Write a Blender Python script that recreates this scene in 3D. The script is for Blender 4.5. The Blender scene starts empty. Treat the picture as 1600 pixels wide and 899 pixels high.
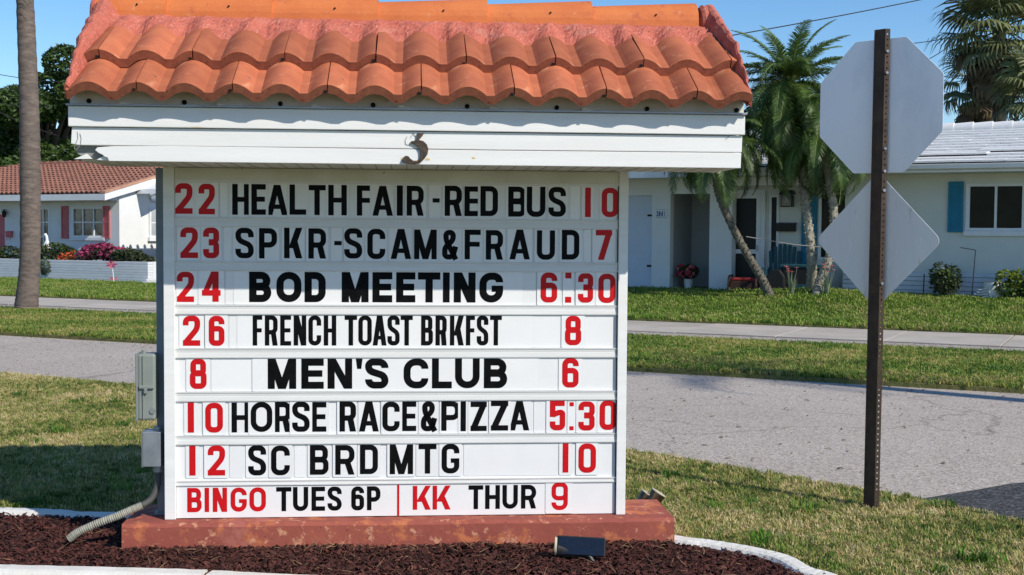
import bpy, math, random
import numpy as np
from mathutils import Vector, Matrix
random.seed(7); rng = np.random.default_rng(11)
sc = bpy.context.scene
PI = math.pi; R = math.radians
# ---------------------------------------------------------------- camera
F_PX = 2000.0; PITCH = math.atan(87.5/F_PX); ROLL = 0.0065; EYE = Vector((0, 0, 1.6))
fw = Vector((0, math.cos(PITCH), -math.sin(PITCH))); rt0 = Vector((1, 0, 0)); up0 = rt0.cross(fw)
rt = rt0*math.cos(ROLL) + up0*math.sin(ROLL); up = -rt0*math.sin(ROLL) + up0*math.cos(ROLL)
cam_d = bpy.data.cameras.new('camera'); cam = bpy.data.objects.new('camera', cam_d)
sc.collection.objects.link(cam)
cam_d.sensor_width = 36; cam_d.lens = 36*F_PX/1600; cam_d.clip_end = 2000; cam_d.clip_start = 0.05
cam.matrix_world = Matrix(((rt.x, up.x, -fw.x, 0), (rt.y, up.y, -fw.y, 0), (rt.z, up.z, -fw.z, 1.6), (0, 0, 0, 1)))
sc.camera = cam
# ---------------------------------------------------------------- sky and sun
SUN_AZ, SUN_EL = 49.0, 38.5          # azimuth to the right of straight behind the camera
sun_dir = Vector((math.sin(R(SUN_AZ))*math.cos(R(SUN_EL)), -math.cos(R(SUN_AZ))*math.cos(R(SUN_EL)), math.sin(R(SUN_EL))))
w = bpy.data.worlds.new('World'); sc.world = w; w.use_nodes = True
nt = w.node_tree; bg = nt.nodes['Background']
sky = nt.nodes.new('ShaderNodeTexSky'); sky.sky_type = 'NISHITA'; sky.sun_disc = False
sky.sun_elevation = R(SUN_EL); sky.sun_rotation = math.atan2(sun_dir.x, sun_dir.y)
sky.altitude = 0; sky.air_density = 0.9; sky.dust_density = 0.2; sky.ozone_density = 4.0
hs = nt.nodes.new('ShaderNodeHueSaturation'); hs.inputs['Saturation'].default_value = 1.18
nt.links.new(sky.outputs[0], hs.inputs['Color']); nt.links.new(hs.outputs[0], bg.inputs[0])
bg.inputs[1].default_value = 0.132
sd = bpy.data.lights.new('sun', 'SUN'); sd.energy = 4.3; sd.angle = R(0.5); sd.color = (1.0, 0.93, 0.82)
so = bpy.data.objects.new('sun', sd); sc.collection.objects.link(so)
so.rotation_euler = sun_dir.to_track_quat('Z', 'Y').to_euler()
sc.view_settings.view_transform = 'Standard'; sc.view_settings.look = 'None'
sc.view_settings.exposure = 0.16; sc.view_settings.gamma = 1.0
sc.render.engine = 'CYCLES'; sc.cycles.max_bounces = 6; sc.cycles.transparent_max_bounces = 6

# ---------------------------------------------------------------- layout helpers
def ray(px, py):
    return (fw*F_PX + rt*(px-800) - up*(py-449.5)).normalized()
def ground_pt(px, py, z=0.0):
    d = ray(px, py); t = (z-EYE.z)/d.z; return EYE + d*t
def at_depth(px, py, Y):
    d = ray(px, py); return EYE + d*(Y/d.y)
class Frame:
    def __init__(s, loc, rz):
        s.loc = Vector(loc); s.rz = rz; s.M = Matrix.Translation(s.loc) @ Matrix.Rotation(rz, 4, 'Z'); s.I = s.M.inverted()
    def hit(s, px, py, c=0.0):          # local point on the local plane y=c
        o = s.I @ EYE; d = (s.I.to_3x3() @ ray(px, py)); t = (c-o.y)/d.y; return o + d*t
    def x(s, px, py=361, c=0.0): return s.hit(px, py, c).x
    def z(s, px, py, c=0.0): return s.hit(px, py, c).z

# ---------------------------------------------------------------- materials
def mat(name, col, rough=0.7, col2=None, scale=8.0, detail=4, bump=0.0, bscale=None, spec=0.3, metal=0.0,
        spots=None, contrast=(0.35, 0.65), streak=None, transl=0.0, rnd=None, coat=0):
    m = bpy.data.materials.new(name); m.use_nodes = True; N = m.node_tree.nodes; L = m.node_tree.links
    b = N['Principled BSDF']; b.inputs['Roughness'].default_value = rough; b.inputs['Metallic'].default_value = metal
    b.inputs['Specular IOR Level'].default_value = spec; b.inputs['Coat Weight'].default_value = coat
    tc = N.new('ShaderNodeTexCoord'); out = None
    vec = tc.outputs['Object']
    if streak:
        mp = N.new('ShaderNodeMapping'); mp.inputs['Scale'].default_value = streak; L.new(vec, mp.inputs[0]); vec = mp.outputs[0]
    c0 = N.new('ShaderNodeRGB'); c0.outputs[0].default_value = (*col, 1); out = c0.outputs[0]
    def mixc(fac, a, bcol, usesock=None):
        mx = N.new('ShaderNodeMix'); mx.data_type = 'RGBA'
        L.new(fac, mx.inputs[0]); L.new(a, mx.inputs[6]); mx.inputs[7].default_value = (*bcol, 1); return mx.outputs[2]
    def ramp(sock, lo, hi):
        r = N.new('ShaderNodeMapRange'); r.inputs[1].default_value = lo; r.inputs[2].default_value = hi; L.new(sock, r.inputs[0]); return r.outputs[0]
    if col2:
        n = N.new('ShaderNodeTexNoise'); n.inputs['Scale'].default_value = scale; n.inputs['Detail'].default_value = detail
        n.inputs['Roughness'].default_value = 0.6; L.new(vec, n.inputs['Vector'])
        out = mixc(ramp(n.outputs[0], *contrast), out, col2)
    for sp in (spots or []):       # (scale, threshold_lo, threshold_hi, colour, detail)
        n = N.new('ShaderNodeTexNoise'); n.inputs['Scale'].default_value = sp[0]; n.inputs['Detail'].default_value = sp[4] if len(sp) > 4 else 5
        n.inputs['Roughness'].default_value = 0.65
        ad = N.new('ShaderNodeMapping'); ad.inputs['Location'].default_value = (sp[0]*1.7, 3.1, sp[1]*9); L.new(vec, ad.inputs[0]); L.new(ad.outputs[0], n.inputs['Vector'])
        out = mixc(ramp(n.outputs[0], sp[1], sp[2]), out, sp[3])
    if rnd:                          # per-object variation of value
        oi = N.new('ShaderNodeObjectInfo'); h = N.new('ShaderNodeHueSaturation')
        r = N.new('ShaderNodeMapRange'); r.inputs[3].default_value = 1-rnd; r.inputs[4].default_value = 1+rnd
        L.new(oi.outputs['Random'], r.inputs[0]); L.new(r.outputs[0], h.inputs['Value']); L.new(out, h.inputs['Color']); out = h.outputs[0]
    L.new(out, b.inputs['Base Color'])
    if bump:
        n = N.new('ShaderNodeTexNoise'); n.inputs['Scale'].default_value = bscale or scale*3; n.inputs['Detail'].default_value = 6
        n.inputs['Roughness'].default_value = 0.65
        L.new(vec, n.inputs['Vector']); bp = N.new('ShaderNodeBump'); bp.inputs['Strength'].default_value = 1.0
        bp.inputs['Distance'].default_value = bump; L.new(n.outputs[0], bp.inputs['Height']); L.new(bp.outputs[0], b.inputs['Normal'])
    if transl:
        t = N.new('ShaderNodeBsdfTranslucent'); ms = N.new('ShaderNodeMixShader'); ms.inputs[0].default_value = transl
        L.new(out, t.inputs[0]); L.new(b.outputs[0], ms.inputs[1]); L.new(t.outputs[0], ms.inputs[2])
        L.new(ms.outputs[0], N['Material Output'].inputs[0])
    return m

def grass_mat(name, cols, pscale, patch):
    """per-blade-tuft random colour through a ramp, shifted by a world-space patch noise"""
    m = bpy.data.materials.new(name); m.use_nodes = True; N = m.node_tree.nodes; L = m.node_tree.links
    b = N['Principled BSDF']; b.inputs['Roughness'].default_value = 0.55; b.inputs['Specular IOR Level'].default_value = 0.25
    oi = N.new('ShaderNodeObjectInfo'); ge = N.new('ShaderNodeNewGeometry')
    n = N.new('ShaderNodeTexNoise'); n.inputs['Scale'].default_value = pscale; n.inputs['Detail'].default_value = 5; L.new(ge.outputs['Position'], n.inputs['Vector'])
    mr = N.new('ShaderNodeMapRange'); mr.inputs[1].default_value = 0.3; mr.inputs[2].default_value = 0.7; mr.inputs[3].default_value = -patch; mr.inputs[4].default_value = patch
    L.new(n.outputs[0], mr.inputs[0])
    a = N.new('ShaderNodeMath'); a.operation = 'ADD'; L.new(oi.outputs['Random'], a.inputs[0]); L.new(mr.outputs[0], a.inputs[1]); a.use_clamp = True
    cr = N.new('ShaderNodeValToRGB'); els = cr.color_ramp.elements
    els[0].position = 0; els[0].color = (*cols[0], 1); els[1].position = 1; els[1].color = (*cols[-1], 1)
    for i, c in enumerate(cols[1:-1]):
        e = els.new((i+1)/(len(cols)-1)); e.color = (*c, 1)
    L.new(a.outputs[0], cr.inputs[0]); L.new(cr.outputs[0], b.inputs['Base Color'])
    t = N.new('ShaderNodeBsdfTranslucent'); ms = N.new('ShaderNodeMixShader'); ms.inputs[0].default_value = 0.25
    L.new(cr.outputs[0], t.inputs[0]); L.new(b.outputs[0], ms.inputs[1]); L.new(t.outputs[0], ms.inputs[2]); L.new(ms.outputs[0], N['Material Output'].inputs[0])
    return m

M = {}
M['white_paint'] = mat('white_paint', (.80, .80, .79), .5, (.74, .74, .72), 3, bump=.0008, bscale=60, streak=(.3, 2, 6), spots=[(9, .70, .76, (.62, .50, .30)), (60, .74, .78, (.30, .28, .24))])
M['old_white'] = mat('old_white', (.70, .69, .63), .65, (.60, .58, .50), 5, spots=[(40, .69, .73, (.08, .07, .06)), (14, .66, .74, (.42, .36, .25))])
M['sign_white'] = mat('sign_white', (.80, .80, .80), .35, (.76, .76, .755), 4, spots=[(22, .72, .80, (.55, .53, .48))])
M['card_plastic'] = mat('card_plastic', (.80, .80, .80), .28, (.77, .77, .77), 6, rnd=.035)
M['rail_white'] = mat('rail_white', (.72, .72, .71), .4, (.66, .66, .64), 6, streak=(.4, 4, 4), spots=[(35, .70, .76, (.35, .33, .30))])
M['card_edge'] = mat('card_edge', (.56, .57, .58), .5)
M['letter_black'] = mat('letter_black', (.0025, .0025, .003), .5, (.006, .006, .0065), 20, spec=.08)
M['letter_red'] = mat('letter_red', (.52, .006, .010), .4, (.56, .008, .012), 15, spec=.2)
M['tile'] = mat('tile', (.47, .145, .066), .75, (.38, .108, .052), 9, detail=6, bump=.0018, bscale=120, rnd=.18,
                spots=[(70, .66, .72, (.16, .06, .035)), (5, .54, .68, (.38, .11, .055)), (11, .60, .70, (.56, .24, .13)), (26, .66, .71, (.20, .10, .07))])
M['tile_edge'] = mat('tile_edge', (.34, .11, .06), .85, (.24, .075, .045), 30, detail=8, bump=.002, bscale=140, rnd=.1, spots=[(45, .60, .70, (.10, .045, .03)), (80, .68, .74, (.45, .25, .17))])
M['ridge_tile'] = mat('ridge_tile', (.62, .185, .055), .7, (.54, .145, .045), 5, detail=6, bump=.002, bscale=60, spots=[(24, .64, .74, (.62, .30, .17)), (9, .58, .70, (.44, .11, .05)), (60, .66, .71, (.22, .07, .04))])
M['mortar'] = mat('mortar', (.52, .150, .100), .85, (.42, .105, .070), 14, detail=8, bump=.010, bscale=42, spots=[(110, .58, .66, (.66, .33, .27)), (30, .66, .72, (.24, .045, .035)), (6, .58, .70, (.48, .20, .15))])
M['plinth_paint'] = mat('plinth_paint', (.33, .088, .058), .8, (.27, .068, .05), 3, detail=6, bump=.0025, bscale=30,
                        spots=[(2.4, .54, .66, (.42, .14, .11)), (7, .54, .62, (.48, .150, .065), 12), (18, .58, .64, (.54, .25, .15), 12), (3.3, .60, .66, (.20, .055, .04), 10), (45, .67, .70, (.07, .02, .02)), (30, .64, .70, (.22, .06, .045))])
M['iron'] = mat('iron', (.035, .028, .024), .6, (.10, .07, .05), 60, bump=.002, bscale=150, spots=[(50, .66, .72, (.22, .15, .10))])
M['rust'] = mat('rust', (.28, .13, .05), .8, (.12, .05, .03), 60)
M['rust_stain'] = mat('rust_stain', (.62, .42, .16), .8, (.75, .66, .48), 40)
M['dark_hole'] = mat('dark_hole', (.005, .005, .005), .9)
M['gray_wood'] = mat('gray_wood', (.30, .30, .28), .8, (.20, .20, .19), 12, streak=(1, 4, 10))
M['gray_box'] = mat('gray_box', (.25, .28, .255), .5, (.21, .235, .215), 5, spots=[(30, .70, .76, (.2, .2, .18))])
M['gray_box_dark'] = mat('gray_box_dark', (.20, .22, .22), .5)
M['galv'] = mat('galv', (.36, .38, .41), .45, (.27, .29, .32), 12, metal=.6, spec=.5)
M['post_gray'] = mat('post_gray', (.22, .25, .28), .45, (.18, .20, .22), 8)
M['conduit'] = mat('conduit', (.36, .35, .29), .6, (.28, .27, .22), 25)
M['conduit_dark'] = mat('conduit_dark', (.07, .07, .065), .6)
M['solar'] = mat('solar', (.004, .006, .016), .25, (.006, .010, .026), 30, spec=.4, coat=.1)
M['solar_grid'] = mat('solar_grid', (.016, .02, .032), .4)
M['black_plastic'] = mat('black_plastic', (.012, .012, .013), .45, (.02, .02, .02), 30)
M['bronze'] = mat('bronze', (.16, .12, .08), .3, (.10, .08, .055), 20, metal=.9, spec=.5)
M['cream_trim'] = mat('cream_trim', (.55, .50, .38), .5)
M['sign_alu'] = mat('sign_alu', (.90, .93, .95), .45, (.86, .90, .93), 2.5, metal=.0, spec=.8, spots=[(30, .64, .72, (.97, .97, .96)), (3, .52, .70, (.76, .80, .84)), (40, .67, .70, (.70, .71, .70))], streak=(1, 1, .5))
M['sign_alu2'] = mat('sign_alu2', (.78, .79, .80), .5, (.70, .71, .73), 3, metal=.0, spec=.6, spots=[(26, .60, .68, (.90, .90, .89)), (12, .62, .68, (.58, .57, .55))], streak=(1.6, 1, .25))
M['post_brown'] = mat('post_brown', (.045, .030, .022), .6, (.075, .05, .036), 14, metal=.2, spots=[(50, .66, .74, (.16, .11, .08))])
M['post_hole'] = mat('post_hole', (.004, .004, .004), .9)
M['kerb_white'] = mat('kerb_white', (.74, .73, .69), .7, (.66, .64, .58), 6, bump=.003, bscale=50, spots=[(12, .64, .74, (.50, .44, .33)), (55, .70, .75, (.22, .19, .15))])
M['soil'] = mat('soil', (.045, .028, .02), .95, (.03, .018, .013), 20, bump=.02, bscale=30)
M['mulch'] = mat('mulch', (.080, .025, .019), .9, (.028, .012, .010), 25, rnd=.75, bump=.002, bscale=200)
M['twig'] = mat('twig', (.36, .22, .12), .8, (.24, .13, .08), 20, rnd=.3)
M['turf'] = mat('turf', (.12, .14, .04), .95, (.17, .145, .06), 3, bump=.015, bscale=40, spots=[(14, .5, .68, (.04, .055, .015))])
M['lawn_ground'] = mat('lawn_ground', (.06, .085, .022), .95, (.085, .09, .03), 1.2, bump=.02, bscale=20)
def aggregate(name, base, light, dark, vs, tint):
    m = mat(name, base, .9, tint, .5, detail=4, bump=.004, bscale=vs*.5)
    N = m.node_tree.nodes; L = m.node_tree.links; b = N['Principled BSDF']
    src = b.inputs['Base Color'].links[0].from_socket
    tc = N.new('ShaderNodeTexCoord')
    vo = N.new('ShaderNodeTexVoronoi'); vo.inputs['Scale'].default_value = vs; L.new(tc.outputs['Object'], vo.inputs['Vector'])
    sp = N.new('ShaderNodeSeparateColor'); L.new(vo.outputs['Color'], sp.inputs[0])
    for sock, lo, hi, c in ((sp.outputs[0], .55, .95, light), (sp.outputs[1], .62, .92, dark)):
        r = N.new('ShaderNodeMapRange'); r.inputs[1].default_value = lo; r.inputs[2].default_value = hi; L.new(sock, r.inputs[0])
        mx = N.new('ShaderNodeMix'); mx.data_type = 'RGBA'; L.new(r.outputs[0], mx.inputs[0]); L.new(src, mx.inputs[6]); mx.inputs[7].default_value = (*c, 1); src = mx.outputs[2]
    # thin wandering cracks
    n = N.new('ShaderNodeTexNoise'); n.inputs['Scale'].default_value = .9; n.inputs['Detail'].default_value = 5; L.new(tc.outputs['Object'], n.inputs['Vector'])
    vm = N.new('ShaderNodeVectorMath'); vm.operation = 'MULTIPLY_ADD'; vm.inputs[1].default_value = (1.6, 1.6, 0); L.new(n.outputs['Color'], vm.inputs[0]); L.new(tc.outputs['Object'], vm.inputs[2])
    vc = N.new('ShaderNodeTexVoronoi'); vc.feature = 'DISTANCE_TO_EDGE'; vc.inputs['Scale'].default_value = .42; L.new(vm.outputs[0], vc.inputs['Vector'])
    r = N.new('ShaderNodeMapRange'); r.inputs[1].default_value = .009; r.inputs[2].default_value = .0; r.inputs[3].default_value = 0; r.inputs[4].default_value = .55; L.new(vc.outputs[0], r.inputs[0])
    mx = N.new('ShaderNodeMix'); mx.data_type = 'RGBA'; L.new(r.outputs[0], mx.inputs[0]); L.new(src, mx.inputs[6]); mx.inputs[7].default_value = (*[v*.35 for v in base], 1)
    L.new(mx.outputs[2], b.inputs['Base Color']); return m
M['asphalt'] = aggregate('asphalt', (.44, .385, .335), (.56, .505, .45), (.23, .20, .17), 85, (.37, .32, .275))
M['asphalt_new'] = aggregate('asphalt_new', (.055, .055, .055), (.13, .13, .13), (.02, .02, .02), 70, (.045, .045, .047))
M['gutter'] = aggregate('gutter', (.38, .335, .29), (.48, .44, .39), (.20, .17, .145), 30, (.32, .28, .24))
M['concrete'] = mat('concrete', (.45, .405, .355), .85, (.37, .335, .295), 1.5, bump=.003, bscale=40, rnd=.10, spots=[(5, .62, .74, (.26, .24, .22))])
M['stucco'] = mat('stucco', (.74, .75, .74), .8, (.70, .71, .70), 2, bump=.004, bscale=50)
M['stucco_cream'] = mat('stucco_cream', (.66, .68, .63), .8, (.62, .64, .60), 2, bump=.004, bscale=50)
M['roof_white'] = mat('roof_white', (.76, .76, .76), .6, (.66, .66, .65), 2, rnd=.03, spots=[(6, .70, .78, (.6, .6, .58))])
M['roof_gap'] = mat('roof_gap', (.22, .22, .22), .8)
M['trim_white'] = mat('trim_white', (.76, .77, .78), .5, (.70, .71, .72), 3)
M['garage'] = mat('garage', (.56, .62, .70), .55, (.53, .58, .66), 2)
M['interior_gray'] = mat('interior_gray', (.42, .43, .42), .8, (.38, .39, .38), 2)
M['teal'] = mat('teal', (.018, .20, .33), .55, (.015, .17, .28), 4)
M['teal_chair'] = mat('teal_chair', (.025, .10, .125), .5, (.018, .07, .085), 6)
M['glass'] = mat('glass', (.006, .008, .008), .08, (.014, .018, .015), 2, spec=.10)
M['glass2'] = mat('glass2', (.10, .12, .13), .10, (.02, .02, .02), 3.2, spec=.8, contrast=(.46, .54))
M['curtain'] = mat('curtain', (.42, .45, .46), .4, (.34, .38, .40), 3)
M['screen'] = mat('screen', (.012, .012, .013), .5)
M['number_blue'] = mat('number_blue', (.02, .06, .22), .5)
M['wicker'] = mat('wicker', (.03, .018, .014), .7, (.06, .03, .02), 60)
M['red_cushion'] = mat('red_cushion', (.32, .03, .03), .8)
M['pink'] = mat('pink', (.55, .15, .16), .6, (.48, .12, .13), 6)
M['brick_white'] = mat('brick_white', (.68, .71, .75), .75, (.62, .65, .69), 5, rnd=.06)
M['brown_tile'] = mat('brown_tile', (.29, .135, .095), .8, (.20, .09, .065), 3, detail=6, spots=[(9, .58, .72, (.40, .20, .13)), (25, .66, .72, (.12, .05, .04))])
M['barge_orange'] = mat('barge_orange', (.50, .28, .18), .8, (.42, .22, .14), 6)
M['trunk_gray'] = mat('trunk_gray', (.19, .15, .125), .9, (.10, .08, .07), 5, bump=.012, bscale=14, streak=(1, 1, 3.5), spots=[(18, .62, .70, (.32, .28, .24)), (3, .66, .72, (.14, .19, .16))])
M['trunk_date'] = mat('trunk_date', (.20, .18, .13), .9, (.38, .37, .31), 16, bump=.012, bscale=40, spots=[(22, .58, .64, (.06, .05, .035))])
M['trunk_dark'] = mat('trunk_dark', (.085, .075, .055), .9, (.17, .16, .13), 14, bump=.012, bscale=40, spots=[(20, .60, .66, (.24, .25, .20)), (22, .58, .64, (.035, .03, .02))])
M['bark'] = mat('bark', (.09, .07, .05), .9, (.05, .04, .03), 12, bump=.02)
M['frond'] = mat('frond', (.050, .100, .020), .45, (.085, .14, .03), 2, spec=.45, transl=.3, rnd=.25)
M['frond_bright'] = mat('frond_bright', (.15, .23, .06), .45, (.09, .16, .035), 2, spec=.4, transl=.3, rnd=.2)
M['frond_stem'] = mat('frond_stem', (.14, .17, .05), .6)
M['fan_leaf'] = mat('fan_leaf', (.12, .15, .055), .5, (.19, .20, .09), 3, transl=.2, rnd=.3)
M['fan_dead'] = mat('fan_dead', (.16, .115, .06), .8, (.07, .055, .035), 3, rnd=.4, transl=.1)
M['fruit'] = mat('fruit', (.62, .32, .05), .6)
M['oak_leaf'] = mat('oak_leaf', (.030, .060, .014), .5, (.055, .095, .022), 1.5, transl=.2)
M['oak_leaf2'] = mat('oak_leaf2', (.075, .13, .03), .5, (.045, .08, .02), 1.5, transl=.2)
M['shrub_leaf'] = mat('shrub_leaf', (.035, .055, .022), .5, (.06, .07, .04), 8, transl=.15)
M['hedge_leaf'] = mat('hedge_leaf', (.22, .26, .03), .5, (.08, .14, .02), 5, transl=.2)
M['magenta'] = mat('magenta', (.45, .07, .17), .6, (.22, .03, .08), 9, transl=.2)
M['pinkflower'] = mat('pinkflower', (.75, .30, .34), .6, (.60, .10, .12), 12, transl=.2)
M['redflower'] = mat('redflower', (.50, .05, .07), .6, (.22, .02, .04), 20)
M['orangeflower'] = mat('orangeflower', (.55, .14, .03), .6, (.40, .03, .03), 12)
M['strap_leaf'] = mat('strap_leaf', (.16, .22, .12), .5, (.26, .31, .22), 5, transl=.2)
M['white_stone'] = mat('white_stone', (.7, .7, .68), .7)
M['wire'] = mat('wire', (.03, .03, .035), .6)
M['lantern'] = mat('lantern', (.012, .012, .012), .4)
M['rope'] = mat('rope', (.30, .28, .25), .8)

# ---------------------------------------------------------------- object helpers
COL = sc.collection
def tag(o, label=None, cat=None, group=None, kind=None):
    if label: o['label'] = label
    if cat: o['category'] = cat
    if group: o['group'] = group
    if kind: o['kind'] = kind
    return o
def empty(name, loc, rz=0.0, label=None, cat=None, group=None):
    o = bpy.data.objects.new(name, None); COL.objects.link(o); o.location = loc; o.rotation_euler = (0, 0, rz)
    o.empty_display_size = .1
    return tag(o, label, cat, group)
def link_mesh(name, me, parent=None, loc=None, rot=None, scale=None):
    o = bpy.data.objects.new(name, me); COL.objects.link(o)
    if parent: o.parent = parent
    if loc is not None: o.location = loc
    if rot is not None: o.rotation_euler = rot
    if scale is not None: o.scale = scale
    return o
class MB:
    def __init__(s): s.v = []; s.f = []; s.mi = []; s.m = 0
    def face(s, pts):
        n = len(s.v); s.v += [tuple(p) for p in pts]; s.f.append(tuple(range(n, n+len(pts)))); s.mi.append(s.m)
    def box(s, x0, x1, y0, y1, z0, z1, Mx=None):
        P = [Vector(p) for p in ((x0,y0,z0),(x1,y0,z0),(x1,y1,z0),(x0,y1,z0),(x0,y0,z1),(x1,y0,z1),(x1,y1,z1),(x0,y1,z1))]
        if Mx: P = [Mx @ p for p in P]
        n = len(s.v); s.v += [tuple(p) for p in P]
        for f in ((0,3,2,1),(4,5,6,7),(0,1,5,4),(1,2,6,5),(2,3,7,6),(3,0,4,7)):
            s.f.append(tuple(n+i for i in f)); s.mi.append(s.m)
        return s
    def prism(s, poly, a, b, axis='y'):      # poly in (x,z) extruded along y (or (y,z) along x, or (x,y) along z)
        def P(u, v, t): return {'y': (u, t, v), 'x': (t, u, v), 'z': (u, v, t)}[axis]
        n = len(s.v); k = len(poly)
        s.v += [P(u, v, a) for u, v in poly] + [P(u, v, b) for u, v in poly]
        s.f.append(tuple(range(n, n+k))); s.f.append(tuple(range(n+2*k-1, n+k-1, -1))); s.mi += [s.m]*2
        for i in range(k):
            j = (i+1) % k; s.f.append((n+i, n+k+i, n+k+j, n+j)); s.mi.append(s.m)
        return s
    def tube(s, pts, rad, n=8, cap=True, closed=False):
        pts = [Vector(p) for p in pts]; rad = rad if hasattr(rad, '__len__') else [rad]*len(pts)
        base = len(s.v); ref = None
        for i, p in enumerate(pts):
            d = (pts[min(i+1, len(pts)-1)] - pts[max(i-1, 0)]).normalized()
            if ref is None: ref = Vector((0,0,1)) if abs(d.z) < .9 else Vector((1,0,0))
            u = d.cross(ref).normalized(); v = d.cross(u).normalized(); ref = -v if False else (ref - d*ref.dot(d)).normalized()
            u = d.cross(ref).normalized(); v = ref
            for k in range(n):
                a = 2*PI*k/n; s.v.append(tuple(p + (u*math.cos(a) + v*math.sin(a))*rad[i]))
        for i in range(len(pts)-1):
            for k in range(n):
                a = base+i*n+k; b = base+i*n+(k+1) % n; s.f.append((a, b, b+n, a+n)); s.mi.append(s.m)
        if cap:
            s.f.append(tuple(base+k for k in range(n-1, -1, -1))); s.f.append(tuple(base+(len(pts)-1)*n+k for k in range(n))); s.mi += [s.m]*2
        return s
    def blob(s, c, rx, ry, rz, nu=10, nv=6, jit=0):
        base = len(s.v)
        for i in range(nv+1):
            th = PI*i/nv
            for k in range(nu):
                a = 2*PI*k/nu; j = 1+random.uniform(-jit, jit)
                s.v.append((c[0]+rx*j*math.sin(th)*math.cos(a), c[1]+ry*j*math.sin(th)*math.sin(a), c[2]+rz*j*math.cos(th)))
        for i in range(nv):
            for k in range(nu):
                a = base+i*nu+k; b = base+i*nu+(k+1) % nu; s.f.append((a, a+nu, b+nu, b)); s.mi.append(s.m)
        return s
    def mesh(s, name, m, smooth=None):
        me = bpy.data.meshes.new(name); me.from_pydata(s.v, [], s.f)
        ms = m if isinstance(m, (list, tuple)) else [m]
        for k in ms: me.materials.append(M[k])
        if len(ms) > 1: me.polygons.foreach_set('material_index', s.mi)
        if smooth is not None:
            me.polygons.foreach_set('use_smooth', [True]*len(me.polygons)); me.set_sharp_from_angle(angle=R(smooth))
        me.update(); return me
    def build(s, name, m, parent=None, smooth=None, bevel=0, loc=None, rot=None, **kw):
        o = link_mesh(name, s.mesh(name, m, smooth), parent, loc, rot)
        if bevel:
            b = o.modifiers.new('bevel', 'BEVEL'); b.width = bevel; b.segments = 2; b.limit_method = 'ANGLE'
        return tag(o, kw.get('label'), kw.get('cat'), kw.get('group'), kw.get('kind'))

# ---------------------------------------------------------------- stroke lettering
def fillet(pts, r, closed=False, n=6):
    out = []; k = len(pts)
    for i, p in enumerate(pts):
        p = Vector(p)
        if not closed and i in (0, k-1): out.append(p); continue
        a = Vector(pts[i-1]); b = Vector(pts[(i+1) % k]); da = (a-p); db = (b-p)
        la, lb = da.length, db.length
        ka = 1.0 if (not closed and i-1 == 0) else .5; kb = 1.0 if (not closed and i+1 == k-1) else .5
        rr = min(r, la*ka*.98, lb*kb*.98); da.normalize(); db.normalize()
        ang = math.acos(max(-1, min(1, da.dot(db))))
        if abs(ang-PI) < .05 or r <= 0: out.append(p); continue
        s0 = p+da*rr; s1 = p+db*rr
        rad = rr*math.tan(ang/2); bis = (da+db).normalized(); c = p + bis*(rad/math.sin(ang/2))
        v0 = s0-c; v1 = s1-c; a0 = math.atan2(v0.y, v0.x); a1 = math.atan2(v1.y, v1.x); d = (a1-a0+PI) % (2*PI)-PI
        for j in range(n+1):
            t = a0+d*j/n; out.append(c+Vector((math.cos(t), math.sin(t)))*rad)
    return out
def stroke(mb, pts, t, closed, x0, z0, y, back):
    pts = [Vector(p) for p in pts]; q = [pts[0]]
    for p in pts[1:]:
        if (p-q[-1]).length > 1e-6: q.append(p)
    pts = q; k = len(pts); L_, R_ = [], []
    for i in range(k):
        tt = t[min(int(i*len(t)/k), len(t)-1)] if hasattr(t, '__len__') else t
        a = pts[i-1] if (closed or i > 0) else None; b = pts[(i+1) % k] if (closed or i < k-1) else None
        d1 = (pts[i]-a).normalized() if a is not None else None; d2 = (b-pts[i]).normalized() if b is not None else None
        if d1 is None: nn = Vector((-d2.y, d2.x)); mlen = 1
        elif d2 is None: nn = Vector((-d1.y, d1.x)); mlen = 1
        else:
            n1 = Vector((-d1.y, d1.x)); n2 = Vector((-d2.y, d2.x)); nn = (n1+n2)
            nn = nn.normalized() if nn.length > 1e-6 else n1; mlen = 1/max(.5, nn.dot(n1))
        L_.append(pts[i]+nn*tt/2*mlen); R_.append(pts[i]-nn*tt/2*mlen)
    m = k if closed else k-1
    for i in range(m):
        j = (i+1) % k
        a, b, c, d = [(x0+p.x, z0+p.y) for p in (L_[i], L_[j], R_[j], R_[i])]
        mb.face([(a[0], y, a[1]), (b[0], y, b[1]), (c[0], y, c[1]), (d[0], y, d[1])])
        mb.face([(a[0], y, a[1]), (a[0], back, a[1]), (b[0], back, b[1]), (b[0], y, b[1])])
        mb.face([(c[0], y, c[1]), (c[0], back, c[1]), (d[0], back, d[1]), (d[0], y, d[1])])
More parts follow.
